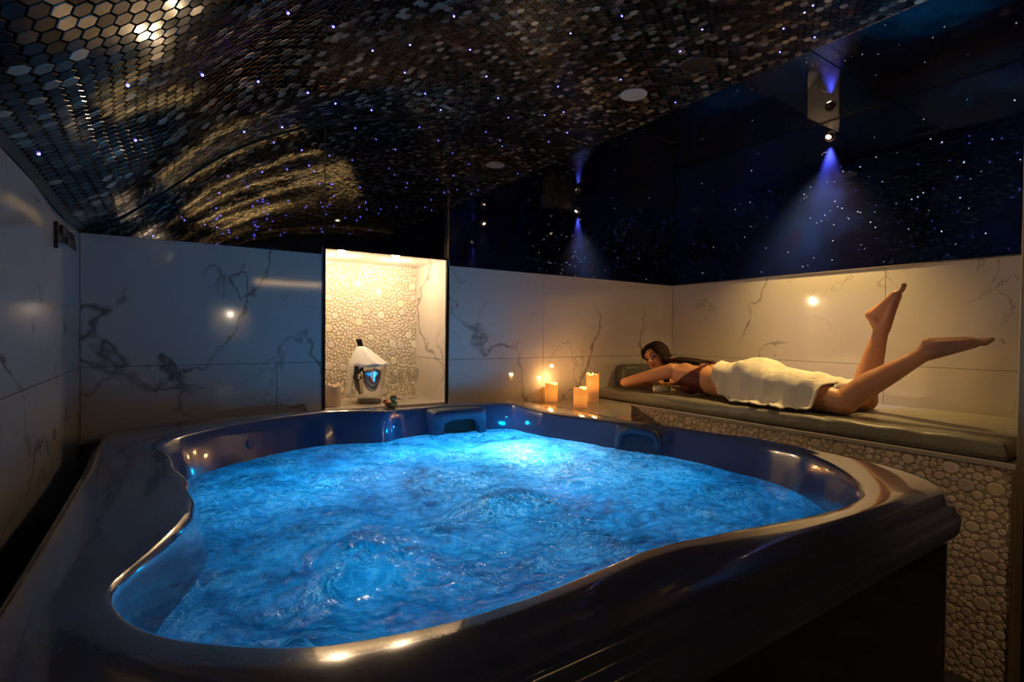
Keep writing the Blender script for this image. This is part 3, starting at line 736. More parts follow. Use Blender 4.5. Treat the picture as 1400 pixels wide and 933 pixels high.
# neck and head, face turned toward the tub
HC = Vector((2.985, 2.575, 1.205))
up = Vector((-.12, .42, .90)).normalized(); fw = Vector((-.95, -.12, -.06)); fw = (fw-up*fw.dot(up)).normalized(); sd = up.cross(fw)
HR = Matrix((fw, sd, up)).transposed()
def hp_(f, s, u): return HC+HR@Vector((f, s, u))
chain(bm, [(3.02, 2.40, 1.135), (3.02, 2.47, 1.155), HC+HR@Vector((-.02, 0, -.05))], [.062, .054, .052])
ell(bm, hp_(-.012, 0, .022), (.094, .074, .088), HR); ell(bm, hp_(.028, 0, -.030), (.058, .060, .078), HR)
ell(bm, hp_(.052, 0, -.078), (.030, .030, .026), HR)                       # chin
ell(bm, hp_(.070, .030, -.022), (.020, .022, .018), HR); ell(bm, hp_(.070, -.030, -.022), (.020, .022, .018), HR)  # cheeks
ell(bm, hp_(.070, 0, .034), (.020, .050, .026), HR)                        # brow
chain(bm, [hp_(.088, 0, .014), hp_(.106, 0, -.024)], [.0085, .0125]); ell(bm, hp_(.098, .010, -.028), (.009, .008, .007), HR); ell(bm, hp_(.098, -.010, -.028), (.009, .008, .007), HR)
ell(bm, hp_(.086, 0, -.052), (.012, .024, .009), HR)
ell(bm, hp_(-.005, .076, -.005), (.018, .010, .030), HR); ell(bm, hp_(-.005, -.076, -.005), (.018, .010, .030), HR)  # ears
body = remeshed('person', bm, .0052, 5, .5)
zmin = min(v.co.z for v in body.vertices)
for v in body.vertices:                                    # settle on the mattress
    if v.co.z < .972: v.co.z = .972 + (v.co.z-.972)*.12
woman = meshobj('person', body, M['skin'])
tag(woman, 'woman in wine red bikini lying face down on bench with bare feet raised', 'person')
bpy.context.view_layer.update()
# eyes, brows and mouth
for s in (1, -1):
    bm = bmesh.new(); ell(bm, hp_(.074, s*.030, .006), (.012, .0155, .0072), HR); obj('eye', bm, M['eye'], woman, True)
    bm = bmesh.new(); tube(bm, [hp_(.088, s*.014, .024), hp_(.088, s*.030, .031), hp_(.074, s*.048, .025)], [.0022, .0034, .0015], 6); obj('eyebrow', bm, M['hair'], woman, True)
bm = bmesh.new(); ell(bm, hp_(.091, 0, -.0485), (.009, .021, .0042), HR); ell(bm, hp_(.090, 0, -.0560), (.009, .017, .005), HR); obj('lips', bm, M['lip'], woman, True)
# hair: cap plus locks falling to the mattress and along the back
bm = bmesh.new()
ell(bm, hp_(-.030, 0, .030), (.095, .084, .096), HR); ell(bm, hp_(-.045, 0, -.02), (.070, .082, .085), HR)
ell(bm, hp_(.030, -.052, .052), (.052, .034, .050), HR); ell(bm, hp_(.030, .052, .052), (.052, .034, .050), HR); ell(bm, hp_(.022, 0, .088), (.055, .060, .028), HR)
rh = random.Random(5)
def lock(pts, r):
    bmn = bm; n = len(pts)
    chain(bmn, [Vector(p) for p in pts], r)
for k in range(16):   # side nearer the wall, falling past the face down to the arm
    q = k/15; a = hp_(.050-.07*q, .062+.010*math.sin(q*3), .060); b = hp_(.058-.075*q, .080, .0)
    c = hp_(.050-.07*q, .078, -.06); d_ = Vector((c.x-.005, c.y+.0+.01*rh.random(), 1.03+.02*rh.random()))
    lock([a, b, c, d_], [.014, .013, .011, .006])
for k in range(26):   # swept back over the shoulder
    q = k/25; a = hp_(-.01-.07*q, -.070+.02*q, .045-.03*q); b = hp_(-.02-.07*q, -.098, .0-.02*q)
    ex, ey = lerp(2.93, 3.09, q)+rh.uniform(-.01, .01), lerp(2.22, 2.12, rh.random())
    c = Vector((lerp(2.92, 3.08, q), 2.37, 1.195+.012*math.sin(q*PI))); d_ = Vector((ex, 2.28, 1.195+.01*math.sin(q*PI))); e_ = Vector((ex+.01, ey, 1.183))
    lock([a, b, c, d_, e_], [.015, .015, .013, .010, .003])
hm = remeshed('hair', bm, .006, 3, .4)
hair = meshobj('hair', hm, M['hair'], woman); hair['label'] = 'long dark brown hair spread over her shoulder'
mhh = M['hair']; tc = N(mhh, 'ShaderNodeTexCoord'); mp = N(mhh, 'ShaderNodeMapping'); mp.inputs['Scale'].default_value = (260, 26, 160)
L(mhh, tc.outputs['Object'], mp.inputs['Vector']); nz = N(mhh, 'ShaderNodeTexNoise', i_Scale=1., i_Detail=3); L(mhh, mp.outputs['Vector'], nz.inputs['Vector'])
rr_ = ramp(mhh, [(.40, (.006,.004,.003)), (.8, (.055,.024,.012))]); L(mhh, nz.outputs['Fac'], rr_.inputs['Fac']); L(mhh, rr_.outputs['Color'], P(mhh).inputs['Base Color'])
bb2 = N(mhh, 'ShaderNodeBump', i_Strength=.9, i_Distance=.006); L(mhh, nz.outputs['Fac'], bb2.inputs['Height']); L(mhh, bb2.outputs['Normal'], P(mhh).inputs['Normal'])
# bikini pieces: offset copies of body faces inside a region
def garment(name, test, off, m_, parent):
    b2 = bmesh.new(); b2.from_mesh(body)
    kill = [f for f in b2.faces if not test(f.calc_center_median(), f.normal)]
    bmesh.ops.delete(b2, geom=kill, context='FACES')
    for _ in range(6):
        mv = {}
        for v in b2.verts:
            nb_ = [e.other_vert(v).co for e in v.link_edges if e.is_boundary]
            if len(nb_) == 2: mv[v] = v.co*.5+(nb_[0]+nb_[1])*.25
        for v, c in mv.items(): v.co = c
    b2.normal_update()
    for v in b2.verts: v.co += v.normal*off
    for f in b2.faces: f.smooth = True
    return obj(name, b2, m_, parent, True)
def bra(c, n):
    if c.x < 2.72 or c.x > 3.3: return False
    if c.z > 1.16: return 2.125 < c.y < 2.150
    w = .013+max(0, (1.165-c.z))*.9
    yc = 2.138+max(0, (1.165-c.z))*.50
    return (yc-w*.62 < c.y < yc+w*.85) and c.z > .96
garment('bikini_top', bra, .0035, M['bikini'], woman)
garment('bikini_bottom', lambda c, n: 1.74 < c.y < 1.93+(.03 if c.z < 1.04 else 0) and 2.8 < c.x < 3.25 and (c.z < 1.16 or c.y > 1.80), .0035, mat('navy_fabric', (.02,.015,.04), .6), woman)
bm = bmesh.new()
kx, ky, kz = 3.0, 2.135, 1.192
for s in (1, -1):
    pts = [(kx, ky, kz)]+[(kx+s*.030*math.sin(PI*k/8)*.9, ky+.004+.05*s*math.sin(PI*k/8)*.3+.038*(1-math.cos(PI*k/4))/2*s, kz+.016*math.sin(PI*k/8)) for k in range(1, 8)]+[(kx, ky, kz)]
    tube(bm, pts, .0028, 6); tube(bm, [(kx, ky, kz), (kx+s*.02, ky-.02, kz+.004), (kx+s*.035, ky-.055, kz-.002)], .0028, 6)
ell(bm, (kx, ky, kz+.001), (.009, .009, .007)); obj('bikini_bow', bm, M['bikini'], woman, True)
# ------------------------------------------------------------------ towel draped over hips
def bvh_of(objs):
    vs, fs = [], []
    for o in objs:
        n0 = len(vs); vs += [o.matrix_world @ v.co for v in o.data.vertices]; fs += [tuple(n0+i for i in p.vertices) for p in o.data.polygons]
    return BVHTree.FromPolygons(vs, fs)
tree = bvh_of([woman]); 
nu, nv = 110, 120
def towel_edges(v):   # v: 0 at the waist, 1 at the knees -> x of near/far hem
    near = interp(v, [0, .08, .22, .45, .75, 1], [2.872, 2.850, 2.800, 2.750, 2.742, 2.765]); return near, 3.30
T = [[None]*(nu+1) for _ in range(nv+1)]
for j in range(nv+1):
    v = j/nv; xn, xf = towel_edges(v)
    for i in range(nu+1):
        u = i/nu; x = lerp(xn, xf, u)
        y = lerp(2.055, 1.385, v) - .035*math.sin(v*3.0)*(1-u) - .115*v*v*min(1, u*2.6)
        if v < .3: y += (.3-v)*.20*(u-.35)
        hit = tree.ray_cast(Vector((x, y, 2)), Vector((0, 0, -1)))
        z = hit[0].z if hit[0] and hit[0].z < 1.30 else .969
        if v > .6: z = min(z, lerp(1.24, 1.105, min(1, (v-.6)/.3)))
        T[j][i] = [x, y, max(z, .969)]
H = [[T[j][i][2] for i in range(nu+1)] for j in range(nv+1)]; base = [r[:] for r in H]
for _ in range(34):
    H2 = [r[:] for r in H]
    for j in range(nv+1):
        for i in range(nu+1):
            a = (H[max(j-1, 0)][i]+H[min(j+1, nv)][i]+H[j][max(i-1, 0)]+H[j][min(i+1, nu)])/4
            H2[j][i] = max(base[j][i], lerp(H[j][i], a, .9))
    H = H2
bm = bmesh.new(); g = []
for j in range(nv+1):
    row = []
    for i in range(nu+1):
        x, y, _ = T[j][i]; u, v = i/nu, j/nv; side = max(0, min(1, (2.93-x)/.16))
        z = H[j][i]
        fold = side*(.5+.5*math.sin(y*42+2.2*noise.noise(Vector((y*5, x*3, 0)))+1.2*math.sin(x*16)))**1.6*.034
        wr_ = .012*noise.noise(Vector((x*7, y*9, 2)))+.006*(1-abs(noise.noise(Vector((x*11+y*9, y*13-x*6, 4))))*3)
        lift = .0
        if v < .22 and u < .45: lift = .045*(1-v/.22)*(1-u/.45)   # front corner held clear of the waist
        hem = .004*math.sin(v*40) if u < .03 else 0
        vf = max(0, min(1, (3.06-x)/.20)); wv = y+.10*noise.noise(Vector((x*4, y*4, 7)))+.35*(x-2.9)*math.sin(y*6)
        H[j][i] += 0; z += vf*(1-.0*u)*.016*(abs(math.sin(wv*17))**.7-.5)*min(1, v*5)*min(1, (1-v)*8)+.0
        z = max(z, .9695)
        row.append(bm.verts.new((x-fold, y+.3*wr_, z+.010+abs(wr_)*1.2+lift+hem+fold*.25*(1 if z > .99 else 0))))
    g.append(row)
for j in range(nv):
    for i in range(nu): bm.faces.new((g[j][i], g[j+1][i], g[j+1][i+1], g[j][i+1])).smooth = True
M['terry'] = mat('white_terry', (.80,.76,.66), .9); bump(M['terry'], 420, .5, .004, 3)
tw = obj('towel', bm, M['terry'], None, True)
sd_ = tw.modifiers.new('thickness', 'SOLIDIFY'); sd_.thickness = .008; sd_.offset = 1
me2 = evaluated(tw); tw.modifiers.clear(); tw.data = me2
tag(tw, 'white towel draped over the hips of the woman on the bench', 'towel')
bm = bmesh.new(); tube(bm, [(g_) for g_ in [(2.84,1.325,1.04),(2.875,1.292,1.112),(2.96,1.275,1.118),(3.06,1.272,1.112)]], [.010,.016,.016,.010], 10); obj('rolled_hem', bm, M['terry'], tw, True)
# small rolled towel under her chest
bm = bmesh.new(); tube(bm, [(2.80,2.44,.990),(2.84,2.42,.993),(2.92,2.41,.993)], [.016,.021,.018], 14)
for k in range(3): tube(bm, [(2.806+.014*k, 2.44+.010*math.cos(a)*1.9-.007*k, .991+.020*math.sin(a)) for a in [PI*q/8 for q in range(9)]], .0025, 6)
rt = obj('rolled_cloth', bm, M['terry'], None, True); tag(rt, 'small rolled white cloth tucked under the chest of the woman', 'cloth')

# ------------------------------------------------------------------ candles
M['wax'] = mat('candle_wax', (.85,.50,.24), .5, Subsurface_Weight=.9, Subsurface_Scale=.05, Subsurface_Radius=(1., .35, .08))
M['flame'] = mat('led_flame', (1,.5,.1), .5); P(M['flame']).inputs['Emission Color'].default_value = (1,.55,.12,1); P(M['flame']).inputs['Emission Strength'].default_value = 14
# wax lit from inside by the lamp in the candle
M['glow'] = mat('lit_wax', (.85,.50,.24), .5)
def lit_wax(name, ztop):
    m = mat(name, (.80,.50,.28), .5)
    tc = N(m, 'ShaderNodeTexCoord'); sx = N(m, 'ShaderNodeSeparateXYZ'); L(m, tc.outputs['Object'], sx.inputs[0])
    r = N(m, 'ShaderNodeMapRange'); r.inputs[1].default_value = ztop-.135; r.inputs[2].default_value = ztop-.045; L(m, sx.outputs[2], r.inputs[0])
    cl = ramp(m, [(0., (.06,.02,.006)), (.45, (.75,.22,.03)), (.95, (1.,.34,.04)), (1., (.9,.26,.03))])
    L(m, r.outputs[0], cl.inputs['Fac']); L(m, cl.outputs['Color'], P(m).inputs['Emission Color']); P(m).inputs['Emission Strength'].default_value = .85
    return m
def candle(x, y, z, r, h, label, lit=True, group='flameless pillar candles'):
    e = empty('pillar_candle', (x, y, z), label, 'candle', None)
    bm = bmesh.new()
    prof_ = [(0,0),(r*.97,0),(r,.004),(r,h-.002),(r*.985,h+.001),(r*.94,h-.001),(r*.86,h-.012),(r*.55,h-.026),(.012,h-.030),(0,h-.030)]
    seg = 40; rg = random.Random(int(x*100)); loc = Vector((x, y, z)); rings = []
    for q, (rr, zz) in enumerate(prof_):
        if rr == 0: rings.append([bm.verts.new(loc+Vector((0,0,zz)))]); continue
        rings.append([bm.verts.new(loc+Vector((rr*math.cos(2*PI*k/seg), rr*math.sin(2*PI*k/seg), zz+(.006*math.sin(2*PI*k/seg*2+x*9)+.003*math.sin(2*PI*k/seg*5) if zz > h-.02 else 0)))) for k in range(seg)])
    for a, b in zip(rings, rings[1:]):
        for k in range(seg):
            k2 = (k+1) % seg
            if len(a) == 1: bm.faces.new((a[0], b[k2], b[k])).smooth = True
            elif len(b) == 1: bm.faces.new((a[k], a[k2], b[0])).smooth = True
            else: bm.faces.new((a[k], a[k2], b[k2], b[k])).smooth = True
    obj('wax', bm, lit_wax('lit_wax', h+z) if lit else mat('cream_wax', (.75,.60,.45), .5), e, True)
    bm = bmesh.new()
    if lit:
        lathe(bm, [(0,-.004),(.004,0),(.0075,.008),(.0065,.016),(.0025,.027),(0,.033)], (x, y, z+h-.022), 12); obj('flame', bm, M['flame'], e, True)
        ld = bpy.data.lights.new('candle_light', 'POINT'); ld.energy = .9; ld.color = (1,.52,.18); ld.shadow_soft_size = .012
        lo = bpy.data.objects.new('candle_light', ld); lo.location = (0, 0, h+.03); link(lo, e)
    else:
        tube(bm, [(x,y,z+h-.03),(x+.002,y,z+h-.01),(x,y,z+h+.012)], .0018, 6); obj('wick', bm, M['black'], e)
    return e
candle(2.255, 2.895, .8895, .045, .128, 'short glowing pillar candle on the ledge against the back wall, left of the other two')
candle(2.235, 2.56, .8905, .045, .128, 'short glowing pillar candle nearest the tub rim, in front of the tall one')
candle(2.50, 2.735, .8905, .045, .198, 'tallest glowing pillar candle beside the grey mattress')
candle(.795, 3.13, NZ0+.0005, .052, .125, 'unlit cream pillar candle in the left corner of the bright wall niche', False)

# ------------------------------------------------------------------ niche contents
bx, by, bz = 1.045, 3.21, NZ0+.0005
bucket = empty('ice_bucket', (bx, by, bz), 'polished steel champagne bucket standing in the lit niche', 'ice bucket')
bm = bmesh.new(); pb = [(0,0),(.068,0),(.074,.004),(.080,.04),(.094,.12),(.105,.19),(.110,.226),(.115,.230),(.116,.234),(.112,.236),(.106,.228),(.100,.19),(.088,.11),(.074,.03),(0,.02)]
lathe(bm, pb, (bx, by, bz), 56); obj('bucket_body', bm, M['chrome'], bucket, True)
for s in (-1, 1):
    bm = bmesh.new(); a = PI*1.22 if s < 0 else PI*.22
    c = Vector((bx+.108*math.cos(a), by+.108*math.sin(a), bz+.195)); d = Vector((math.cos(a), math.sin(a), 0)); w = Vector((-d.y, d.x, 0))
    tube(bm, [c-d*.006, c+d*.016], .008, 12)
    R = [c+d*.018+w*.026*math.cos(q)+Vector((0,0,-.024+.024*math.sin(q))) for q in [2*PI*k/20 for k in range(21)]]
    tube(bm, R, .0035, 8); obj('ring_handle', bm, M['black_metal'] if s < 0 else M['chrome'], bucket, True)
# champagne bottle leaning left
bt = Vector((bx+.035, by-.005, bz+.03)); tp = Vector((bx-.066, by+.01, bz+.400)); d = (tp-bt).normalized(); u, w, _ = frame_from(d); TR = Matrix((u, w, d)).transposed()
bot = empty('champagne_bottle', tuple(bt), 'dark champagne bottle leaning in the steel bucket, neck wrapped in a white napkin', 'bottle')
ln = (tp-bt).length
bm = bmesh.new(); lathe(bm, [(0,.01),(.030,0),(.042,.006),(.043,ln*.50),(.036,ln*.62),(.019,ln*.78),(.0155,ln*.88),(.0155,ln*.90)], bt, 28, tilt=TR)
obj('bottle_glass', bm, mat('green_glass', (.01,.03,.012), .06, coat=.5), bot, True)
bm = bmesh.new(); lathe(bm, [(.0165,ln*.86),(.0175,ln*.90),(.0155,ln*.925),(.0185,ln*.945),(.0190,ln*.975),(.014,ln),(0,ln*1.004)], bt, 24, tilt=TR)
obj('foil_cap', bm, mat('dark_foil', (.05,.035,.025), .25, metal=.7), bot, True)
# napkin cone around the neck, hanging over the bucket's left side
M['linen'] = mat('white_linen', (.82,.80,.77), .85); bump(M['linen'], 300, .3, .003)
bm = bmesh.new(); rings = []
neck = bt+d*ln*.86
for j in range(26):
    v = j/25; row = []
    for k in range(48):
        a = 2*PI*k/48
        if v < .62:
            q = v/.62; cc = neck.lerp(Vector((bx-.004, by, bz+.243)), q); r = lerp(.019, .118, q**.85)
            p = cc+Vector((math.cos(a)*r, math.sin(a)*r, 0))
            p.z += -.012*abs(math.sin(a*4))*q*(1-q)*2+.004*math.sin(a*7)*q
        else:
            q = (v-.62)/.38; left = max(0, -math.cos(a-.15)); drop = .012+.20*left**1.6
            r = .120+.006*math.sin(a*9)*q+.010*left*q; p = Vector((bx-.004+math.cos(a)*r, by+math.sin(a)*r, bz+.243-drop*q))
        row.append(bm.verts.new(p))
    rings.append(row)
for a, b in zip(rings, rings[1:]):
    for k in range(48): bm.faces.new((a[k], a[(k+1) % 48], b[(k+1) % 48], b[k])).smooth = True
# open the front of the hanging part so the steel shows
bm.faces.ensure_lookup_table()
kill = [f for f in bm.faces if f.calc_center_median().z < bz+.226 and (f.calc_center_median().x > bx-.092 or f.calc_center_median().y < by-.055)]
bmesh.ops.delete(bm, geom=kill, context='FACES')
nap = obj('napkin', bm, M['linen'], None, True); so = nap.modifiers.new('t', 'SOLIDIFY'); so.thickness = .003; me2 = evaluated(nap); nap.modifiers.clear(); nap.data = me2
tag(nap, 'white linen napkin draped around the bottle neck and down the bucket side', 'napkin')
# champagne flutes
M['glass'] = mat('clear_glass', (1,1,1), .0); _m = M['glass']
_t = N(_m, 'ShaderNodeBsdfTransparent'); _g = N(_m, 'ShaderNodeBsdfGlossy'); _g.inputs['Roughness'].default_value = .03; _x = N(_m, 'ShaderNodeMixShader'); _l = N(_m, 'ShaderNodeLayerWeight', i_Blend=.25)
_t.inputs['Color'].default_value = (.97,.97,.96,1)
L(_m, _l.outputs['Facing'], _x.inputs[0]); L(_m, _t.outputs[0], _x.inputs[1]); L(_m, _g.outputs[0], _x.inputs[2]); L(_m, _x.outputs[0], _m.node_tree.nodes['Material Output'].inputs['Surface'])
def flute(x, y, h, label):
    e = empty('champagne_glass', (x, y, NZ0+.0005), label, 'glass', 'champagne glasses in the niche')
    z = NZ0+.0005
    bm = bmesh.new(); lathe(bm, [(0,0),(.032,.0),(.033,.002),(.012,.005),(.0045,.010),(.0035,.03),(.0035,h*.42),(.006,h*.46)], (x, y, z), 28); obj('stem', bm, M['glass'], e, True)
    bm = bmesh.new(); lathe(bm, [(0,h*.455),(.008,h*.465),(.026,h*.56),(.036,h*.72),(.040,h*.86),(.038,h),(.0365,h),(.0385,h*.86),(.0345,h*.72),(.024,h*.575),(.006,h*.49),(0,h*.485)], (x, y, z), 28); obj('bowl', bm, M['glass'], e, True)
flute(1.235, 3.24, .19, 'clear stemmed champagne glass in the niche, closer to the steel bucket')
flute(1.355, 3.25, .20, 'clear stemmed champagne glass in the niche, beside its right marble side')
# rubber duck on the tub rim
dz = .9485; dx, dy = 1.048, 2.80
kk = int((math.atan2(dy-CY, dx-CX) % (2*PI))/(2*PI)*NT)
duck = empty('rubber_duck', (dx, dy, .93), 'small brown rubber duck sitting on the tub rim before the niche', 'rubber duck')
M['duck'] = mat('duck_rubber', (.42,.16,.035), .3)
dk = bmesh.new()
ell(dk, (0, 0, .020), (.030, .022, .019)); ell(dk, (.012, 0, .050), (.0165, .0155, .016)); ell(dk, (-.027, 0, .031), (.012, .010, .010), Matrix.Rotation(-.6, 3, 'Y')); ell(dk, (.010, 0, .034), (.013, .012, .012))
ell(dk, (-.002, .020, .023), (.016, .006, .010)); ell(dk, (-.002, -.020, .023), (.016, .006, .010))
dm = remeshed('rubber_duck_body', dk, .0018, 3)
R = Matrix.Translation((dx, dy, 0)) @ Matrix.Rotation(-.75, 4, 'Z') @ Matrix.Scale(1.25, 4); dm.transform(R)
bpy.context.view_layer.update()
shell_tree = bvh_of([shell]); hit = shell_tree.ray_cast(Vector((dx, dy+.03, 2)), Vector((0,0,-1)))
duckz = (hit[0].z if hit[0] else .94); dm.transform(Matrix.Translation((0, .03, duckz+.0)))
duck.location = (dx, dy+.03, duckz); duck.matrix_world = Matrix.Translation(duck.location)
db = meshobj('duck_body', dm, M['duck'], duck)
bm = bmesh.new(); ell(bm, (.030, 0, .047), (.009, .008, .0035)); bmesh.ops.transform(bm, matrix=Matrix.Translation((0,.03,duckz)) @ R, verts=bm.verts[:]); obj('beak', bm, mat('beak_orange', (.5,.10,.01), .3), duck, True)
for s in (1, -1):
    bm = bmesh.new(); ell(bm, (.022, s*.0105, .055), (.0028, .0028, .0032)); bmesh.ops.transform(bm, matrix=Matrix.Translation((0,.03,duckz)) @ R, verts=bm.verts[:]); obj('eye', bm, M['black'], duck, True)

# ------------------------------------------------------------------ fittings
def spot(name, loc, d, energy, col, size, blend=1., rad=.02, parent=None):
    ld = bpy.data.lights.new(name, 'SPOT'); ld.energy = energy; ld.color = col; ld.spot_size = size; ld.spot_blend = blend; ld.shadow_soft_size = rad
    o = bpy.data.objects.new(name, ld); o.location = loc; o.rotation_euler = Vector(d).to_track_quat('-Z', 'Y').to_euler(); link(o)
    return o
M['lens'] = mat('lamp_lens', (1,1,1), .3); P(M['lens']).inputs['Emission Color'].default_value = (1,.86,.62,1); P(M['lens']).inputs['Emission Strength'].default_value = 6
M['copper'] = mat('satin_copper', (.62,.42,.26), .28, metal=1)
def wall_spot(p, n, label):
    """little swivel spot: round rose, tilted barrel and a glowing lens"""
    n = Vector(n); p = Vector(p); e = empty('wall_spotlight', p, label, 'wall light', 'small round wall spotlights')
    u, w, _ = frame_from(n); R = Matrix((u, w, n)).transposed()
    bm = bmesh.new(); lathe(bm, [(0,.006),(.026,.006),(.034,.005),(.0375,.0),(.0375,-.001)], p, 28, tilt=R); obj('rose', bm, M['copper'], e, True)
    d = (n*.75+Vector((0,0,-.9))).normalized(); u, w, _ = frame_from(d); R = Matrix((u, w, d)).transposed(); c = p+n*.012+Vector((0,0,.004))
    bm = bmesh.new(); lathe(bm, [(0,-.018),(.016,-.016),(.020,-.006),(.021,.022),(.019,.024),(.0165,.019),(0,.018)], c, 24, tilt=R); obj('barrel', bm, M['copper'], e, True)
    bm = bmesh.new(); lathe(bm, [(0,.0215),(.014,.0205),(.016,.0185)], c, 20, tilt=R); obj('lens', bm, M['lens'], e, True)
    return c+d*.03
q = wall_spot((XR+.002, 1.706, 2.697), (-1,0,0), 'small round spotlight high on the black star wall above the bench')
spot('bench_spot', (XR-.17, 1.706, 2.66), (-.02, .03, -1), 185, (1,.62,.20), math.radians(88), 1., .03)
spot('bench_beam', (XR-.022, 1.706, 2.655), (.06, 0, -1), 120, (.72,.52,1.), math.radians(46), 1., .012)
q = wall_spot((3.13, .562, 2.697), (0,1,0), 'small round spotlight high on the return wall at the foot of the bench')
spot('return_spot', (3.13, .60, 2.655), (0, .25, -1), 4, (1,.66,.33), math.radians(80), 1., .02)
# ceiling speakers: one white, one black
def disc_fitting(x, y, r, m_, label, name, cat, dark):
    sx = min(range(200), key=lambda i: abs(vault(ARC*i/199)[0]-x)); s_ = ARC*sx/199; z = vault(s_)[1]
    e = empty(name, (x, y, z), label, cat)
    R = Matrix.Rotation(PI, 3, 'X')
    bm = bmesh.new(); lathe(bm, [(r,-.012),(r,.0),(r*.985,.006),(r*.93,.007),(r*.90,.004)], (x, y, z), 48, tilt=R); obj('rim', bm, m_, e, True)
    bm = bmesh.new(); lathe(bm, [(r*.90,.004),(r*.6,.0062),(0,.008)], (x, y, z), 48, tilt=R); obj('grille', bm, m_, e, True)
    return e
disc_fitting(2.30, 2.19, .080, M['white_paint'], 'round white speaker set in the dark mosaic ceiling', 'ceiling_speaker', 'speaker', False)
disc_fitting(2.33, 1.76, .088, M['black_plastic'], 'round black vent set in the mosaic ceiling near the star wall', 'ceiling_vent', 'vent', True)
# downlight added on the camera side of the vault to brighten the bench front
def dl(x, y):
    s_ = ARC*min(range(400), key=lambda i: abs(vault(ARC*i/399)[0]-x))/399; z = vault(s_)[1]
    e = empty('added_downlight', (x, y, z), 'small added round downlight recessed in the mosaic ceiling seen in the mirror', 'downlight')
    R_ = Matrix.Rotation(PI, 3, 'X')
    bm = bmesh.new(); lathe(bm, [(.042,-.01),(.042,.003),(.034,.005),(.030,.002)], (x, y, z), 28, tilt=R_); obj('ring', bm, M['chrome'], e, True)
    bm = bmesh.new(); lathe(bm, [(.030,.0025),(0,.003)], (x, y, z), 24, tilt=R_); obj('lens', bm, M['lens'], e, True)
    spot('added_downlight_lamp', (x, y, z-.02), (.62, .62, -1), 34, (1,.62,.33), math.radians(82), .8, .03)
dl(1.72, -.62)
# niche downlights
for x in (.86, 1.20):
    e = empty('niche_downlight', (x, 3.17, NZ1), 'recessed downlight in the niche ceiling, %s' % ('left of its twin above the candle' if x < 1 else 'right of its twin above the bucket'), 'downlight', 'niche downlights')
    bm = bmesh.new(); lathe(bm, [(.036,.0),(.036,-.003),(.028,-.004),(.025,-.001)], (x, 3.17, NZ1), 28); obj('ring', bm, M['chrome'], e, True)
    bm = bmesh.new(); lathe(bm, [(0,-.0015),(.025,-.001)], (x, 3.17, NZ1), 24); obj('lens', bm, M['lens'], e, True)
    ld = bpy.data.lights.new('niche_lamp', 'POINT'); ld.energy = 8.5; ld.color = (1,.72,.42); ld.shadow_soft_size = .02
    lo = bpy.data.objects.new('niche_lamp', ld); lo.location = (x, 3.17, NZ1-.035); link(lo)
# bracket on the left wall
bm = bmesh.new(); box(bm, (XL-.0005, 2.40, 1.706), (XL+.022, 2.66, 1.738), .003); box(bm, (XL+.0225, 2.43, 1.675), (XL+.030, 2.63, 1.70), .002)
lb = obj('wall_bracket', bm, M['black_plastic']); tag(lb, 'small black slotted bracket high on the dark left marble wall', 'bracket')
bm = bmesh.new(); box(bm, (XL-.0005, 2.36, 1.65), (XL+.012, 2.372, 1.742), .002); obj('upright', bm, M['black_plastic'], lb)

# ------------------------------------------------------------------ fibre-optic stars
def emis(name, col, s):
    m = mat(name, (0,0,0), .5); P(m).inputs['Emission Color'].default_value = (*col, 1); P(m).inputs['Emission Strength'].default_value = s; return m
MB_ = emis('blue_star', (.16,.14,1.), 8.); MW_ = emis('white_star', (.80,.82,1.), 1.2)
def sph(name, r, m_):
    bm = bmesh.new(); bmesh.ops.create_icosphere(bm, subdivisions=1, radius=r); me = bpy.data.meshes.new(name); bm.to_mesh(me); bm.free(); me.materials.append(m_); return me
bs = sph('blue_star', .0042, MB_); ws = sph('white_star', .0030, MW_)
CS = [(.264,1.581),(.912,1.809),(.457,1.809),(1.125,2.068),(.672,2.058),(-.102,1.514),(.074,1.779),(.255,2.071),(.9,2.293),(.468,2.318),(.657,2.586),(1.132,2.578),(1.363,2.325),(1.588,2.572),(1.338,2.816),(.922,2.824),(.254,2.582),(.468,2.846),(-.097,2.0),(-.287,1.798),(1.827,2.83),(1.829,2.318),(2.104,2.606),(2.097,2.095),(2.024,2.704),(2.35,2.866),(2.582,2.112),(1.622,1.618),(1.501,1.816),(.824,2.036),(2.063,1.539),(2.137,1.723),(2.338,1.214)]
rs = random.Random(12)
for _ in range(85): CS.append((rs.uniform(-.15, 2.6), rs.uniform(YF+.3, 1.45)))
for x, y in CS:
    lo, hi = 0, ARC
    for _ in range(30):
        m_ = (lo+hi)/2
        if vault(m_)[0] < x: lo = m_
        else: hi = m_
    o = bpy.data.objects.new('fibre_star', bs); o.location = pt(lo, y, .0022); link(o)
    tag(o, 'tiny blue fibre-optic star point set in the mosaic ceiling', 'star light', 'blue fibre-optic points in the ceiling')
WS = [(2.209,2.726),(2.259,2.613),(2.128,2.243),(2.137,2.016),(1.584,2.432),(1.674,2.389),(1.851,2.328),(1.584,2.13),(1.51,1.952),(1.49,1.926),(1.385,1.832),(1.438,2.146),(1.433,2.05),(1.436,2.484),(2.593,2.527),(2.694,2.62),(2.387,2.346),(2.267,2.378),(2.306,2.121),(1.973,1.964),(1.87,1.852),(1.797,1.904),(1.681,1.876),(2.167,1.844),(2.673,1.883),(2.577,2.081),(2.259,2.194),(1.753,2.147),(1.731,2.18),(1.698,2.204),(1.669,2.26),(1.401,2.324),(1.248,2.184)]
for _ in range(45): WS.append((rs.uniform(.75, 1.9), rs.uniform(1.85, 2.75)))
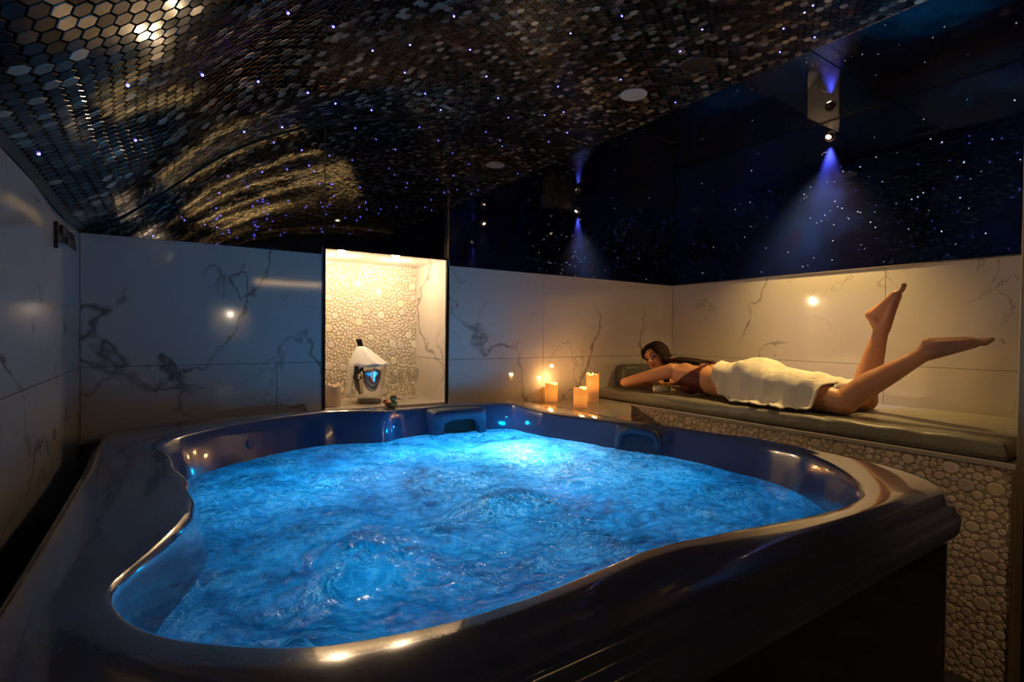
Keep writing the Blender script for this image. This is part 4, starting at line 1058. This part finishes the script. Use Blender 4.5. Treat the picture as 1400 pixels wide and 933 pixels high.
for k, (y, z) in enumerate(WS):
    o = bpy.data.objects.new('wall_star', ws); o.location = (XR+.0015, y, z); sc = .6+.7*rs.random(); o.scale = (sc,)*3; link(o)
    tag(o, 'tiny white star point glinting in the black glass wall', 'star light', 'white star points in the glass wall')

# ------------------------------------------------------------------ lights
def point(name, loc, e, col, r):
    ld = bpy.data.lights.new(name, 'POINT'); ld.energy = e; ld.color = col; ld.shadow_soft_size = r
    o = bpy.data.objects.new(name, ld); o.location = loc; link(o); return o
# underwater lamps
point('tub_lamp', (1.46, 2.12, .60), 14, (.50,.80,1.), .05)
for x, y, e in ((.50, 1.30, 2.4), (.50, 2.15, 6.5), (1.25, 1.45, 3.0), (1.75, 1.35, 2.6), (1.15, 2.40, 9), (1.65, 2.45, 10)):
    point('tub_lamp_small', (x, y, .47), e, (.0,.50,1.), .10)
# small LEDs added in the basin wall to brighten it above the water
for t_ in (math.atan2(2.70-CY, 1.75-CX), math.atan2(2.72-CY, 1.02-CX)):
    c_ = wallpt(t_, .850, -.024); d = -Vector((math.cos(t_), math.sin(t_), 0)); u, w, _ = frame_from(d)
    bm = bmesh.new(); lathe(bm, [(0,.003),(.005,.002),(.007,0),(.007,-.01)], c_, 16, tilt=Matrix((u, w, d)).transposed()); obj('added_led', bm, M['led'], tubo)
    point('added_led_lamp', c_+d*.10, .42, (.0,.40,1.), .008)
# lit niche in the wall behind the camera
point('rear_niche_lamp', ((hx0+hx1)/2, YF-.16, hz1-.06), 3.5, (1,.78,.55), .02)
bm = bmesh.new(); box(bm, (.95, YF, 2.02), (2.65, YF+.05, 2.08), .006); lf = obj('added_wall_light', bm, M['black_metal'], wf)  # unseen wall light, added to throw golden streaks on the vault
bm = bmesh.new(); box(bm, (.97, YF+.051, 2.03), (2.63, YF+.054, 2.07)); obj('diffuser', bm, M['dimlens'], lf)
ld = bpy.data.lights.new('added_linear_lamp', 'AREA'); ld.shape = 'RECTANGLE'; ld.size = 1.66; ld.size_y = .04; ld.energy = 2.3; ld.color = (1,.62,.22)
lo = bpy.data.objects.new('added_linear_lamp', ld); lo.location = (1.8, YF+.06, 2.05); lo.rotation_euler = (PI/2, 0, PI); link(lo)
lo.rotation_euler = Vector((0,1,0)).to_track_quat('-Z', 'Y').to_euler()
w = bpy.data.worlds.new('World'); S.world = w; w.use_nodes = True
w.node_tree.nodes['Background'].inputs[0].default_value = (.02,.03,.05,1); w.node_tree.nodes['Background'].inputs[1].default_value = .1

# ------------------------------------------------------------------ camera
f, yaw, pit_, rol = 705.259, .584489601, .0135872, .00990073
cd = bpy.data.cameras.new('camera'); cd.sensor_width = 36; cd.lens = 36*f/1400; cd.clip_start = .02
cam = bpy.data.objects.new('camera', cd); COL.objects.link(cam); cam.location = (0, 0, 1.3677)
fwd = Vector((math.sin(yaw)*math.cos(pit_), math.cos(yaw)*math.cos(pit_), -math.sin(pit_)))
right = Vector((math.cos(yaw), -math.sin(yaw), 0)); upv = right.cross(fwd)
r2 = right*math.cos(rol)+upv*math.sin(rol); u2 = -right*math.sin(rol)+upv*math.cos(rol)
cam.matrix_world = Matrix((( r2.x, u2.x, -fwd.x, 0), (r2.y, u2.y, -fwd.y, 0), (r2.z, u2.z, -fwd.z, 1.3677), (0,0,0,1)))
S.camera = cam
S.view_settings.view_transform = 'Standard'; S.view_settings.look = 'None'; S.view_settings.exposure = 0; S.view_settings.gamma = 1
S.view_settings.use_curve_mapping = False
S.cycles.use_denoising = True; S.cycles.max_bounces = 8; S.cycles.diffuse_bounces = 4; S.cycles.glossy_bounces = 6; S.cycles.transmission_bounces = 8
S.cycles.sample_clamp_indirect = 6; S.cycles.caustics_reflective = False; S.cycles.caustics_refractive = False
